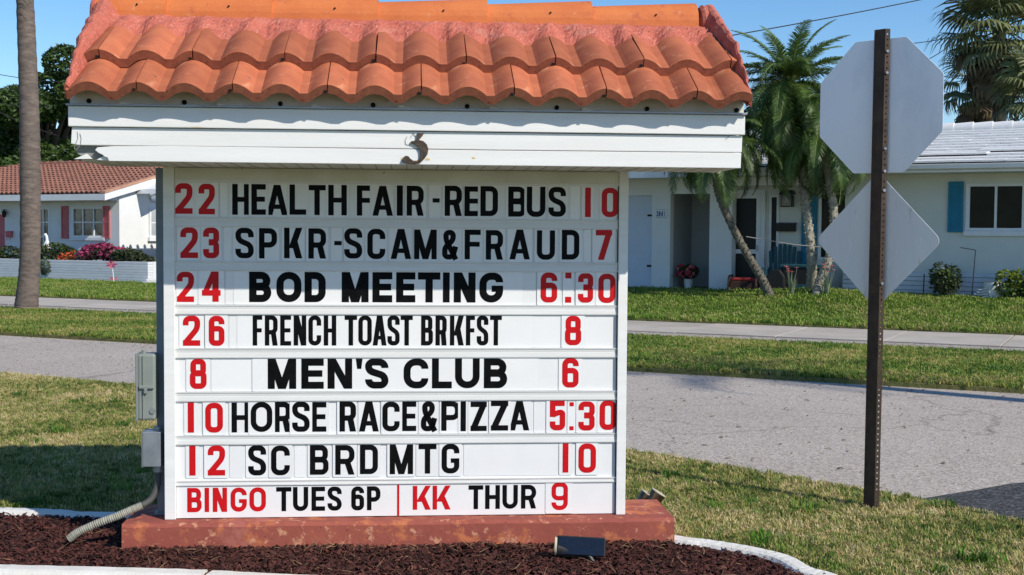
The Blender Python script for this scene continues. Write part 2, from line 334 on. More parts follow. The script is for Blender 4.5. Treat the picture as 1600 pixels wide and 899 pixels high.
def glyph(ch, w, h, t, rr=.8):
    T = t; r = min(w/2-T/2, h/2)*rr; hf = T/2; W = w-hf; H = h-hf; o = []
    rect = lambda a, b, c, d: o.append(('r', a, b, c, d))
    dg = lambda a, b, c, d, hw: o.append(('d', a, b, c, d, hw))
    pth = lambda p, cl=False, rad=None: o.append(('p', fillet(p, r if rad is None else rad, cl), cl))
    if ch in 'HKLEFRPBDMNI1': rect(0, 0, (w if ch in 'I1' else T), h)
    if ch == 'H': rect(w-T, 0, w, h); rect(T, h*.5-T*.45, w-T, h*.5+T*.45)
    elif ch in 'EFL':
        if ch != 'F': rect(T, 0, w, T)
        if ch != 'L': rect(T, h-T, w, h); rect(T, h*.5-T*.42, w*.94, h*.5+T*.5)
    elif ch == 'T': rect(0, h-T, w, h); rect(w/2-hf, 0, w/2+hf, h-T)
    elif ch == 'A':
        dg(0, 0, w/2-.62*T, h, T*1.08); dg(w-T*1.08, 0, w/2-.46*T, h, T*1.08); rect(w*.22, h*.2, w*.78, h*.2+T*.85)
    elif ch == 'K': dg(T*.8, h*.33, w-1.2*T, h, 1.2*T); dg(w*.38, h*.55, w-1.2*T, 0, 1.2*T)
    elif ch == 'M': rect(w-T, 0, w, h); dg(T*.02, h, w/2-.55*T, 0, T*1.1); dg(w-T*1.12, h, w/2-.55*T, 0, T*1.1)
    elif ch == 'N': rect(w-T, 0, w, h); dg(0, h, w-T*1.15, 0, T*1.15)
    elif ch == 'Z': rect(0, 0, w, T); rect(0, h-T, w, h); dg(0, T*.6, w-1.25*T, h-T*.6, 1.25*T)
    elif ch in 'RP':
        pth([(hf, H), (W, H), (W, h*.42+hf*.3), (hf, h*.42+hf*.3)])
        if ch == 'R': dg(w*.46, h*.46, w-1.12*T, 0, 1.12*T)
    elif ch == 'B': pth([(hf, H), (W-T*.12, H), (W-T*.12, h*.52), (hf, h*.52)], rad=r*.8); pth([(hf, h*.50), (W, h*.50), (W, hf), (hf, hf)], rad=r*.8)
    elif ch == 'D': pth([(hf, H), (W, H), (W, hf), (hf, hf)])
    elif ch in 'O0': pth([(hf, H), (W, H), (W, hf), (hf, hf)], True)
    elif ch == 'C': pth([(W, h*.66), (W, H), (hf, H), (hf, hf), (W, hf), (W, h*.34)])
    elif ch == 'G': pth([(W, h*.68), (W, H), (hf, H), (hf, hf), (W, hf), (W, h*.48)]); rect(w*.52, h*.36, w, h*.36+T*.85)
    elif ch == 'U': pth([(hf, h), (hf, hf), (W, hf), (W, h)])
    elif ch == 'S': pth([(W, h*.69), (W, H), (hf, H), (hf, h*.60), (W, h*.42), (W, hf), (hf, hf), (hf, h*.31)], rad=r*.85)
    elif ch == '2': pth([(hf, h*.68), (hf, H), (W, H), (W, h*.58), (hf*1.1, T*.7)], rad=r*.85); rect(0, 0, w, T)
    elif ch == '3': pth([(hf, h*.70), (hf, H), (W, H), (W, h*.53), (w*.35, h*.53)], rad=r*.8); pth([(w*.35, h*.51), (W, h*.51), (W, hf), (hf, hf), (hf, h*.30)], rad=r*.8)
    elif ch == '4': dg(0, h*.22+T*.3, w*.50, h, T*1.05); rect(0, h*.2, w, h*.2+T); rect(w*.56, 0, w*.56+T*1.1, h)
    elif ch == '5': rect(0, h-T, w*.96, h); rect(0, h*.45, T, h); pth([(hf, h*.52), (W*.7, h*.60), (W, h*.60), (W, hf), (hf, hf), (hf, h*.30)], rad=r*.8)
    elif ch == '6': pth([(hf, h*.57), (W, h*.57), (W, hf), (hf, hf)], True, r*.85); pth([(hf, h*.34), (hf, H), (W, H), (W, h*.72)])
    elif ch == '9': pth([(hf, h*.43), (W, h*.43), (W, H), (hf, H)], True, r*.85); pth([(W, h*.66), (W, hf), (hf, hf), (hf, h*.28)])
    elif ch == '8': pth([(hf*1.2, h*.51), (W-hf*.2, h*.51), (W-hf*.2, H), (hf*1.2, H)], True, r*.8); pth([(hf, hf), (W, hf), (W, h*.53), (hf, h*.53)], True, r*.8)
    elif ch == '7': rect(0, h-T, w, h); dg(w*.14, 0, w-1.1*T, h-T*.5, 1.1*T)
    elif ch == '&': pth([(W*1.02, 0), (w*.24, h*.66), (w*.24, H), (w*.68, H), (w*.68, h*.66), (hf, h*.40), (hf, hf), (w*.66, hf), (W*1.0, h*.44)], rad=h*.11)
    elif ch == '-': rect(0, h*.45, w, h*.45+T*.8)
    elif ch == ':': rect(0, h*.82, w, h*.82+w*.95); rect(0, 0, w, w*.95)
    elif ch == "'": dg(w*.2, h*.66, 0, h, w*.62); dg(w*.2, h*.66, w*.38, h, w*.62)
    elif ch == '|': rect(0, 0, w, h)
    return o
def glyph_mesh(ch, w, h, t, rr=.8, x0=0, z0=0, y=-.001, back=0):
    mb = MB()
    for i, g in enumerate(glyph(ch, w, h, t, rr)):
        yy = y-.00012*i
        if g[0] == 'r': mb.box(x0+g[1], x0+g[3], yy, back, z0+g[2], z0+g[4])
        elif g[0] == 'd':
            mb.prism([(x0+g[1], z0+g[2]), (x0+g[1]+g[5], z0+g[2]), (x0+g[3]+g[5], z0+g[4]), (x0+g[3], z0+g[4])], yy, back)
        else: stroke(mb, g[1], t, g[2], x0, z0, yy, back)
    return mb
# ================================================================ THE LETTER SIGN
S = Frame((-.555, 6.275, 0), R(4.6))
BX0, BX1 = -1.13, 1.13; Z0 = .19; ZS = 1.90
root = empty('letter_sign', S.loc, S.rz, 'white changeable letter notice board under a small orange barrel tile roof', 'notice board')
# board carcass and frame
MB().box(BX0+.05, BX1-.05, .0, .22, Z0+.002, ZS+.12).build('back_panel', 'sign_white', root)
for x0, x1 in ((BX0, BX0+.052), (BX1-.046, BX1)):
    MB().box(x0, x1, -.022, .24, Z0, ZS-.001).build('frame_post', 'white_paint', root, bevel=.002)
MB().box(BX0+.0525, BX1-.0465, -.012, -.0005, ZS-.062, ZS-.002).build('frame_rail', 'old_white', root, bevel=.002)
MB().box(BX1-.0490, BX1-.0465, -.010, -.0005, Z0, ZS-.07).build('frame_gap', 'post_hole', root)
# rails that hold the cards
RZ = [.366+.2122*k for k in range(8)]
RX0 = S.x(273, 500); RX1 = S.x(966, 500)
for k, z in enumerate(RZ):
    a, b = RX0+random.uniform(0, .006), RX1-random.uniform(0, .008)
    prof = [(-.0004, .021), (-.011, .021), (-.0115, .016), (-.0085, .013), (-.0075, .0), (-.0085, -.003), (-.0105, -.022), (-.0095, -.026), (-.0004, -.026)]
    if k == 0: prof = [(-.0004, .012), (-.011, .012), (-.0115, .007), (-.008, .003), (-.0085, -.004), (-.010, -.008), (-.010, -.014), (-.0004, -.014)]
    rl = MB().prism([(u, v+z) for u, v in prof], a, b, 'x').build('letter_rail', 'rail_white', root)
    MB().box(a+.003, b-.003, -.0119, -.0108, z+.0205, z+.0216).build('shadow_line', 'card_edge', rl) if k else None  # grey strip painted in as the shadow line where cards enter the rail
# rows of letters: (glyph, left px, right px), from the photograph
ROWS = [
 (7, .178, 'n', [('2',274,301,1),('2',310.6,336,1),('H',363,390),('E',393,415.5),('A',416.7,449.5),('L',452.6,478.5),('T',481,510),('H',513,542),('F',557.6,581),('A',582,614),('I',620,629.5),('R',635.4,662),('-',675.8,687),('R',694.8,721.6),('E',725.7,749),('D',750.6,778),('B',794,822),('U',823,852),('S',857,884),('1',914,923,1),('0',940,966,1)]),
 (6, .178, 'n', [('2',282,309.4,1),('3',317.7,342.6,1),('S',368,396.5),('P',404.9,433),('K',444,472.5),('R',482,509.6),('-',522.4,534),('S',538,566),('C',574,602),('A',610.5,642.5),('M',647,682.4),('&',690.8,716),('F',726,751),('R',759,785.8),('A',796,828),('U',838.7,867),('D',877.7,905),('7',930.6,956,1)]),
 (5, .240, 'l', [('2',276.6,303.4,1),('4',315.8,345,1),('B',389.4,424),('O',432,471),('D',476,509),('M',534,576),('E',582,613),('E',619,649),('T',653,688),('I',692,702.6),('N',709,743),('G',749,786),('6',844.6,870.5,1),(':',883,892.6,1),('3',903,926.6,1),('0',934.7,961.5,1)]),
 (4, .148, 'l', [('2',286,313,1),('6',326.5,351,1),('F',395,410),('R',414,434),('E',438,455),('N',459,478.7),('C',482,502),('H',506,525.5),('T',538.6,558),('O',560,581),('A',582.5,604),('S',605.5,624.5),('T',626,645),('B',658,676.5),('R',680.5,698),('K',703,724.7),('F',728,742),('S',745,763),('T',765.6,784),('8',882.7,908,1)]),
 (3, .232, 'l', [('8',296.8,323,1),('M',418.6,463),('E',471,506),('N',512,550.4),("'",556,566.6),('S',570.6,607),('C',630.7,669.4),('L',675,706),('U',711,749.4),('B',756,792.4),('6',878.4,904,1)]),
 (2, .178, 'n', [('1',293.6,303.3,1),('0',321,348.6,1),('H',362,390.7),('O',392,425.7),('R',428.6,455),('S',456.8,484),('E',486.9,510),('R',530.7,556.4),('A',561,592),('C',597.5,624.5),('E',627.6,650.4),('&',657.7,683.4),('P',689.5,719),('I',719.6,728),('Z',735.3,760.5),('Z',767,794),('A',796,827),('5',859,883,1),(':',889.7,896.3,1),('3',903.6,929,1),('0',936.7,963,1)]),
 (1, .178, 'n', [('1',296,305.8,1),('2',325,352,1),('S',388,416),('C',423.7,453),('B',484.4,513.5),('R',524,554),('D',562.5,590.6),('M',609,645.5),('T',654,682),('G',690,717.7),('1',879,888,1),('0',903.6,931,1)]),
]
ROWNAME = {7:'health fair', 6:'speaker', 5:'meeting', 4:'breakfast', 3:'club', 2:'horse race', 1:'board meeting'}
LH = .1475
def card(x0, x1, z0, z1, lift):
    t = .0016; mb = MB(); y = -lift
    r = .007; pts = fillet([(x0, z0), (x1, z0), (x1, z1), (x0, z1)], r, True, 3)
    mb.prism([(p.x, p.y) for p in pts], y, y+t); mb.m = 1
    e = .0007
    stroke(mb, pts, e, True, 0, 0, y-.00015, y+.0002)
    return mb.build('letter_card', ['card_plastic', 'card_edge'], root)
cardlift = .0030
for (k, tf, mode, gl) in ROWS:
    rz = RZ[k-1]; zb = rz+.0345; ycen = 361+(1.6-(zb+.07))*318.7
    c0, c1 = rz+.0215, rz+.2122-.0262
    long_ = [g for g in gl if len(g) == 3] if mode == 'l' else []
    groups = []
    if long_: groups.append(long_)
    prev = None
    for g in gl:
        if mode == 'l' and len(g) == 3: continue
        groups.append([g])
    groups.sort(key=lambda G: G[0][1])
    for gi, G in enumerate(groups):
        xa = S.x(G[0][1], ycen); xb = S.x(G[-1][2], ycen)
        pad = .055 if len(G) > 1 else (.012 if G[0][0] in 'HERAOSPLBUDTFZCGMKIN0:3' and G[0][0] != '1' else .018)
        xl, xr = xa-pad, xb+pad*1.0
        if len(G) > 1: xl, xr = xa-.075, xb+.16 if k != 5 else xb+.10
        nxt = S.x(groups[gi+1][0][1], ycen)-.012 if gi+1 < len(groups) else BX1-.05
        prv = S.x(groups[gi-1][-1][2], ycen)+.010 if gi else BX0+.06
        lift = .0030 + .0018*(gi % 2)
        xr = min(xr, nxt-.002) if nxt > xb else xr; xl = max(xl, prv+.001) if prv < xa else xl
        xl = min(xl, xa-.003); xr = max(xr, xb+.003)
        cd = card(max(xl, BX0+.054), min(xr, BX1-.051), c0+.0005, c1+.010, lift)
        if len(G) > 1: cd['label'] = 'one long card printed with several black words'
        for g in G:
            ga, gb = S.x(g[1], ycen), S.x(g[2], ycen); h = LH*random.uniform(.985, 1.01)
            tt = tf*h if len(g) == 3 else .185*h
            red = len(g) == 4
            if red and mode == 'l': tt = .185*h
            jz = random.uniform(-.0015, .0015)
            if len(G) > 1: jz = 0; h = LH
            rr = .95 if (mode == 'l' and not red) else .80
            if g[0] == 'O' and k == 2: rr = 1.0
            if g[0] == ':':
                w_d = gb-ga
                for zd_ in (zb, zb+.82*h): MB().box(ga, gb, -lift-.0009, -lift, zd_, zd_+w_d*.95).build('colon_dot', 'letter_red', cd)
                continue
            gm = glyph_mesh(g[0], gb-ga, h, tt, rr, ga, zb+jz, -lift-.0009, -lift)
            gm.build('letter', 'letter_red' if red else 'letter_black', cd)
    # blank cards filling gaps
    gaps = []
    for gi in range(len(groups)-1):
        a = S.x(groups[gi][-1][2], ycen)+.02; b = S.x(groups[gi+1][0][1], ycen)-.02
        if b-a > .035: gaps.append((a, b))
    for a, b in gaps:
        n = max(1, round((b-a)/.17)) if (b-a) < .4 else 1
        for i in range(n):
            bm = card(a+(b-a)*i/n+.002, a+(b-a)*(i+1)/n-.002, c0+.0005, c1+.008, .0018); bm.name = 'blank_card'
# bottom printed panel: BINGO TUES 6P | KK THUR 9
def bx(px): return S.x(px, 785)
bp = MB().box(BX0+.0535, BX1-.0505, -.0032, -.0006, Z0+.003, RZ[0]-.016).build('bottom_panel', 'sign_white', root)
for s, red in (([('B',292.8,315.3),('I',320,327),('N',332.7,355),('G',360.6,385.8),('O',390,415.7)], 1), ([('T',431.8,455.5),('U',458,481.7),('E',486.9,508),('S',512,534),('6',549,569),('P',573.5,594.5)], 0),
               ([('K',645,673),('K',676,704)], 1), ([('T',732,755),('H',758,781),('U',785,809),('R',814,837.6)], 0)):
    for g in s:
        glyph_mesh(g[0], bx(g[2])-bx(g[1]), .119, .119*.185, .95, bx(g[1]), .222, -.0042, -.0032).build('letter', 'letter_red' if red else 'letter_black', bp)
glyph_mesh('|', .011, RZ[0]-.018-Z0-.004, .01, 0, bx(620.5), Z0+.004, -.0042, -.0032).build('divider_line', 'letter_red', bp)
cd = card(bx(852), bx(894), Z0+.006, RZ[0]-.012, .0055)
glyph_mesh('9', bx(887)-bx(861.6), .139, .022, .85, bx(861.6), .213, -.0064, -.0055).build('letter', 'letter_red', cd)
# ---- roof body
YF, YB = -.530, .90; YR = .17; RL, RR = S.x(112, 190, YF), S.x(1161, 190, YF)
TH = R(28); ct, st = math.cos(TH), math.sin(TH)
TY0, TZ0 = -.622, 2.158
def slope(x, t, n): return (x, TY0+t*ct-n*st, TZ0+t*st+n*ct)
MB().box(RL+.03, RR-.03, YF+.05, -.013, ZS, ZS+.025).build('soffit', 'old_white', root)
sl = MB()
for i in range(40):                       # beaded soffit grooves
    x = RL+.1+i*(RR-RL-.2)/39; sl.box(x, x+.004, YF+.06, -.014, ZS-.0012, ZS-.0002)
sl.build('soffit_groove', 'gray_wood', root, kind='stuff')
# core of the roof (trusses boxed in), gable ends
core = [(YF+.045, ZS+.026), (-.012, ZS+.026), (.0, 2.03), (YB-.04, 2.03), (YB-.04, 2.13), (YR, 2.56), (YF+.045, 2.15)]
MB().prism(core, RL+.03, RR-.03, 'x').build('gable_box', 'white_paint', root)
# fascia planks; the lower one is split and torn at its left end
def zc(y, x=617): return 0
f1 = MB().prism([(RL-.005, 1.972), (RL+.03, 1.966), (-.2, 1.968), (.45, 1.9665), (RR-.004, 1.968), (RR-.002, 2.043), (RL, 2.045)], YF, YF+.03)
f1.build('fascia_plank', 'white_paint', root, bevel=.003)
xt = S.x(150, 250, YF)
f2 = MB().prism([(xt+.055, ZS-.002), (RR-.008, ZS-.004), (RR-.006, 1.9655), (.4, 1.9638), (-.3, 1.9655), (xt+.30, 1.9665), (xt+.07, 1.9630), (xt+.005, 1.957), (xt-.004, 1.945), (xt+.012, 1.932), (xt+.028, 1.925), (xt+.035, 1.918), (xt+.05, 1.912)], YF-.001, YF+.028)
f2.build('fascia_plank', 'white_paint', root, bevel=.002, label='lower fascia plank with a torn, splintered left end')
MB().prism([(RL+.045, ZS+.012), (RL+.17, ZS+.005), (RL+.30, ZS+.004), (RL+.42, ZS+.0), (RL+.44, 1.9655), (RL+.01, 1.963), (RL+.012, 1.935)], YF+.031, YF+.05).build('bare_wood_patch', 'gray_wood', root)
MB().prism([(xt-.10, ZS+.006), (xt-.02, ZS+.008), (xt-.045, ZS+.03), (xt-.07, ZS+.018)], YF+.018, YF+.0295).build('splinter', 'white_paint', root)
MB().prism([(xt+.0, ZS+.004), (xt+.058, ZS+.0), (xt+.045, ZS+.022), (xt+.03, ZS+.02)], YF+.012, YF+.0275).build('splinter', 'white_paint', root)
MB().box(RL-.012, RR+.006, YF-.014, YF+.03, 2.047, 2.136).build('fascia_board', 'white_paint', root, bevel=.003)
MB().box(RL-.018, RR+.012, YF-.030, YF+.03, 2.1372, 2.1455).build('drip_edge', 'galv', root, bevel=.001)
MB().box(RL-.008, RR+.004, YF+.006, YF+.044, 2.146, 2.235).build('bird_stop', 'old_white', root)
for sx in (RL, RR):   # side returns of the fascia
    a, b = (RL-.004, RL+.028) if sx == RL else (RR-.032, RR-.003)
    MB().box(a, b, YF+.052, -.014, ZS-.001 if sx > 0 else 1.967, 2.135).build('side_fascia', 'white_paint', root); MB().box(a, b, -.0135, YB, 2.01, 2.134).build('side_fascia', 'white_paint', root)
MB().box(RL, RR, YB+.002, YB+.03, 2.005, 2.135).build('back_fascia', 'white_paint', root)
for px in (139, 288, 438, 583, 730, 870, 1011, 1151):
    x = S.x(px, 170, YF); z = 2.160
    MB().tube([(x, YF-.0025, z), (x, YF+.004, z)], .0105, 12).build('weep_hole', 'dark_hole', root)
for px in (195, 345, 493, 630, 770, 915):   # mortar crumbs on the drip edge
    x = S.x(px, 172, YF); mb = MB()
    L = random.uniform(.03, .055)
    mb.prism([(x-L/2, 2.1458), (x+L, 2.1458), (x+L*.5, 2.151), (x+L*.15, 2.153), (x-L*.1, 2.160+random.uniform(-.004, .003)), (x-L*.35, 2.157)], YF-.020, YF-.004)
    mb.build('mortar_crumb', 'kerb_white', root)
# ---- iron house number 3 (its top stroke is broken off), rust runs
nx = S.x(648, 230, YF); sc3 = .0028
P3 = [(.62, 1.0), (.60, .90), (.50, .80), (.36, .73), (.33, .715)]
def q(u, v): return (nx+(u-.5)*.115, ZS-.006+v*.145)
body = [q(.36,.735), q(.47,.742), q(.56,.79), q(.60,.86), q(.60,.985), q(.86,.985), q(.80,.90), q(.66,.775), q(.84,.74), q(.97,.64), q(1.03,.50), q(1.0,.34), q(.88,.20), q(.70,.07), q(.50,.015), q(.26,.03), q(.02,.09), q(.0,.14), q(.05,.22), q(.14,.285), q(.26,.27), q(.33,.20), q(.45,.135), q(.58,.125), q(.68,.18), q(.72,.30), q(.71,.45), q(.64,.55), q(.50,.64), q(.36,.675)]
MB().prism(body, YF-.013, YF-.0025).build('house_number', 'iron', root, bevel=.002, label='rusty black iron numeral 3 on the fascia')
for (px, py, s) in ((631, 248, .012), (668, 249, .010), (740, 247, .008), (650, 252, .010)):
    x = S.x(px, py, YF); mb = MB(); z = S.z(px, py, YF)
    mb.prism([(x+s*random.uniform(.6, 1.1)*math.cos(a)*1.3, max(ZS-.0005, z+s*.55*math.sin(a))) for a in [i*PI/5 for i in range(10)]], YF-.0022, YF-.0012)
    mb.build('rust_stain', 'rust_stain', root)
def crack(pxs, name='paint_crack', wd=.0022):
    pts = [(S.x(a, b, YF), S.z(a, b, YF)) for a, b in pxs]; mb = MB(); stroke(mb, pts, wd, False, 0, 0, YF-.0022, YF-.0004); mb.build(name, 'gray_wood', root)
crack([(121,206),(122,216),(118,226),(116,232),(120,234),(126,226),(127,216),(125,209)])
crack([(636,214),(633,220),(634,226),(638,227),(642,222)]); crack([(641,216),(645,210),(646,208)]); crack([(645,208),(649,214)])
crack([(1134,218),(1139,213)], wd=.003)
# ---- barrel tiles
P = .204; W = 2*P; A = .042; TT = .046
def prof(u):      # u = x/P, crest at integer u
    f = u-math.floor(u+.5)
    return A*(math.cos(PI*f/.80)**.85 if abs(f) < .40 else 0.0)
NX = 34
def tile_mesh(name, x0, x1, tlen, n0, n1, m='tile'):
    """tile lying on the slope: local x in [x0,x1] about a joint, t in [0,tlen]; n0,n1 = underside height front/back"""
    mb = MB(); k = max(2, int(round((x1-x0)/W*NX))); top, bot, topb, botb, lip = [], [], [], [], []
    for i in range(k+1):
        x = x0+(x1-x0)*i/k; h = prof(x/P)
        for lst, t, n in ((bot, 0, n0+h), (lip, 0, n0+h+TT-.005), (top, .006, n0+h+TT), (topb, tlen, n1+h+TT), (botb, tlen, n1+h)):
            lst.append((x, t*ct-n*st, t*st+n*ct))
    for i in range(k):
        mb.m = 1; mb.face([bot[i], bot[i+1], lip[i+1], lip[i]]); mb.m = 0; mb.face([lip[i], lip[i+1], top[i+1], top[i]])
        mb.face([top[i], top[i+1], topb[i+1], topb[i]]); mb.face([botb[i], botb[i+1], bot[i+1], bot[i]])
    for e in (0, k):
        mb.face([bot[e], lip[e], top[e], topb[e], botb[e]])
    me = mb.mesh(name, [m, 'tile_edge'], 40); return me
TX0, TX1 = S.x(104, 140, TY0), S.x(1172, 150, TY0)
j1 = S.x(215, 130, TY0); T2 = .262; j2 = j1-P
full1 = tile_mesh('roof_tile', .0025, W-.0025, .36, .0, 0.0); full2 = tile_mesh('roof_tile_upper', .0025, W-.0025, .60, .047, .010)
tiles = 0
for row, (j, t0, tl, fm, n0, n1) in enumerate(((j1, 0, .36, full1, 0, 0), (j2, T2, .60, full2, .047, .010))):
    while j > TX0-.0: j -= W
    x = j
    while x < TX1-.02:
        a, b = max(x+.0025, TX0), min(x+W-.0025, TX1)
        if b-a > .03:
            me = fm if (b-a) > W-.006 else tile_mesh('roof_tile', a-x, b-x, tl, n0, n1)
            o = link_mesh('roof_tile', me, root, (x, TY0+t0*ct, TZ0+t0*st), (random.uniform(-.010, .012), random.uniform(-.007, .007), random.uniform(-.006, .006)))
        x += W
# chipped hook of each joint (dark slot beside the joint at the lip)
for row, (j, t0) in enumerate(((j1, 0), (j2, T2))):
    n = (0 if row == 0 else .047)
    for i in range(0, 9):
        x = j+i*W
        if x > TX1-.1: break
        px_, py_, pz_ = slope(x, t0, n+A+.008)
        MB().box(x-.017, x-.003, py_-.003, py_+.01, pz_-.005, pz_+.008).build('joint_gap', 'dark_hole', root)
# back slope: one sheet of tiles nobody sees from the front
bk = MB(); nx_ = 100
for r_ in range(3):
    for i in range(nx_):
        xa = TX0+(TX1-TX0)*i/nx_; xb = TX0+(TX1-TX0)*(i+1)/nx_
        t0, t1 = r_*.30, r_*.30+.36
        pa = [(xa, t0), (xb, t0), (xb, t1), (xa, t1)]
        def bp_(x, t, n): y, z = slope(0, t, n)[1:]; return (x, 2*YR-y, z)
        n0 = .03+TT; bk.face([bp_(xa, t0, prof(xa/P)+n0), bp_(xb, t0, prof(xb/P)+n0), bp_(xb, t1, prof(xb/P)+TT), bp_(xa, t1, prof(xa/P)+TT)])
        bk.face([bp_(xa, t0, prof(xa/P)+n0), bp_(xb, t0, prof(xb/P)+n0), bp_(xb, t0, prof(xb/P)+n0-TT), bp_(xa, t0, prof(xa/P)+n0-TT)])
bk.build('back_tiles', 'tile', root, smooth=40, kind='stuff')
# ---- red mortar: ridge bedding and the two rakes
def fbm(x, y, s=1.0):
    return (math.sin(x*31*s+y*17)+math.sin(x*53*s-y*29+1.3)+math.sin(x*97*s+y*71+4.1)*.6)/2.6
mo = MB(); nX, nS = 220, 9
def mort(i, k):
    x = TX0+.03+(TX1-TX0-.06)*i/nX; f = k/nS
    tt = .575+.014*fbm(x, .3)+.015*math.sin(x*9)
    xx, y0, z0 = slope(x, tt, prof(((x-j2))/P)+TT+.018*(1-f))
    y1, z1 = .040, 2.628+.004*fbm(x, 2, .7)
    y = y0+(y1-y0)*f; z = z0+(z1-z0)*f + .030*math.sin(PI*f)*(.7+.6*fbm(x, f*2)) + .003*fbm(x*1.7, f*5, 2.3)
    if k == 0: z -= .014; y -= .002
    return (x, y-.010*math.sin(PI*f)+.003*fbm(x, f*9, 3), z)
for i in range(nX):
    for k in range(nS): mo.face([mort(i, k), mort(i+1, k), mort(i+1, k+1), mort(i, k+1)])
mo.build('ridge_mortar', 'mortar', root)
def rake(x_out, x_in, t1, hh, sgn):
    mb = MB(); nT, nK = 60, 8
    def pt(i, k):
        t = .015+t1*i/nT; f = k/nK; xo = x_out+(-.075 if sgn == 0 else .035)*t*(1-.0*t); xi = TX0+.028+.135*t if sgn == 0 else TX1-.015-.10*t; x = xo+(xi-xo)*f
        bulge = math.sin(PI*min(1, f*1.0+.12))**.6
        grow = min(1, .30+t*2.0)
        n = hh*grow*bulge+.018*(1-f)+.004*fbm(t*1.3, f*3+sgn)+.0015*fbm(t*3, f*7+sgn, 2)
        if k == 0: n = -.03*min(1, t*4)
        if k == nK: n = .030
        p = slope(x+.008*fbm(t, 1+sgn), t, n); return p
    for i in range(nT):
        for k in range(nK): mb.face([pt(i, k), pt(i+1, k), pt(i+1, k+1), pt(i, k+1)])
    mb.face([pt(0, k) for k in range(nK+1)])
    mb.build('rake_mortar', 'mortar', root, smooth=60)
rake(TX0-.006, TX0+.165, .93, .150, 0); rake(TX1+.008, TX1-.10, .93, .165, 1)
# ---- ridge caps, each lapping over the next one's narrow end
capj = [S.x(p, 20, .05) for p in (140, 258, 423, 589, 761, 925, 1090)]
def cap_profile(hw, hgt, n=16):
    pts = []
    for i in range(n+1):
        a = PI*i/n; pts.append((-hw*math.cos(a), hgt*(math.sin(a)**.70)))
    return pts
for i in range(len(capj)-1):
    xa, xb = capj[i]-(.0 if i == 0 else .03), capj[i+1]+.004
    mb = MB(); secs = []
    for s in range(2):
        f = s; x = xa+(xb-xa)*f; hw = .120+.018*f; hg = .118+.034*f; zb = 2.616-.006*f
        o_ = [(x, YR+u, zb+v) for u, v in cap_profile(hw, hg)]; in_ = [(x, YR+u, zb+v) for u, v in cap_profile(hw-.016, hg-.016)]
        secs.append((o_, in_))
    n = 16
    for k in range(n):
        mb.face([secs[0][0][k], secs[1][0][k], secs[1][0][k+1], secs[0][0][k+1]])
        mb.face([secs[0][1][k], secs[1][1][k], secs[1][1][k+1], secs[0][1][k+1]])
        for e in (0, 1): mb.face([secs[e][0][k], secs[e][0][k+1], secs[e][1][k+1], secs[e][1][k]])
    for e in (0, n):
        mb.face([secs[0][0][e], secs[1][0][e], secs[1][1][e], secs[0][1][e]])
    c = mb.build('ridge_cap', 'ridge_tile', root, smooth=40, rot=(0, 0, random.uniform(-.004, .004)))
    xh = xa+(xb-xa)*.62; MB().tube([(xh, YR-.130, 2.682), (xh, YR-.098, 2.682)], .0045, 8).build('nail_hole', 'dark_hole', c)
for xa, xb in ((TX0-.065, capj[0]+.03), (capj[-1]-.005, S.x(1108, 15, YR))):     # mortar plugs closing the ridge ends
    mb = MB(); nn = 14; rows = []
    for i in range(7):
        f = i/6; x = xa+(xb-xa)*f; e = math.sin(PI*min(1, (.12+f*.9) if xa < 0 else (.12+(1-f)*.9)))**.3 if True else 1
        rows.append([(x, YR+u+.004*fbm(f, u*9), 2.585+v+.004*fbm(u*4, f*3)) for u, v in cap_profile(.150*e+.0, .168*e, nn)])
    for i in range(6):
        for k in range(nn): mb.face([rows[i][k], rows[i+1][k], rows[i+1][k+1], rows[i][k+1]])
    mb.face(rows[0]); mb.face(rows[-1]); mb.build('ridge_end_mortar', 'mortar', root, smooth=60)
# white chip on the last tile
p_ = S.hit(1136, 133, TY0+.10); MB().blob((p_.x, TY0+.075, p_.z+.0), .008, .004, .006, 6, 4, .3).build('paint_chip', 'white_paint', root)

# ================================================================ plinth
HL, HR = S.x(190, 822, -.11), S.x(1054, 812, -.11)
pm = MB(); nxp = 90
def edge(i, y, z): return (HL+(HR-HL)*i/nxp, y+.003*fbm(i*.13, y+z), z+.0025*fbm(i*.21, z*3+y))
for i in range(nxp):
    for (a, b) in (((-.112, .0), (-.110, .172)), ((-.110, .172), (-.098, .1885)), ((-.098, .1885), (.34, .1885)), ((.34, .1885), (.35, 0))):
        pm.face([edge(i, *a), edge(i+1, *a), edge(i+1, *b), edge(i, *b)])
for i in (0, nxp): pm.face([edge(i, -.112, 0), edge(i, -.110, .172), edge(i, -.098, .1885), edge(i, .34, .1885), edge(i, .35, 0)])
o = pm.build('plinth', 'plinth_paint', smooth=30, label='long low brick red painted concrete block under the notice board', cat='plinth')
o.location = S.loc; o.rotation_euler = (0, 0, S.rz)

# ================================================================ service post, boxes, conduit at the left of the board
def place(o): o.location = S.loc; o.rotation_euler = (0, 0, S.rz); return o
xl = BX0-.006
sp_ = empty('support_post', S.loc, S.rz, 'slim dark grey steel post rising behind the left edge of the notice board', 'post')
c_ = .10; pxl = S.x(243.5, 400, c_)
MB().box(pxl, pxl+.055, c_, c_+.055, Z0, ZS).build('shaft', 'post_gray', sp_, bevel=.004)
MB().box(pxl-.012, pxl+.067, c_-.012, c_+.067, Z0, Z0+.012).build('foot_plate', 'post_gray', sp_)
eb = empty('electrical_box', S.loc, S.rz, 'grey-green weatherproof electrical box, the taller one on the post beside the board', 'electrical box')
xa, xb = S.x(214.5, 600, .05), S.x(245, 600, .05); za, zb_ = S.z(230, 657, .05), S.z(230, 551, .05)
MB().box(xa+.006, xb, .015, .12, za+.004, zb_-.004).build('body', 'gray_box', eb, bevel=.012)
MB().box(xa, xa+.010, .004, .125, za, zb_).build('lid', 'gray_box_dark', eb, bevel=.004)
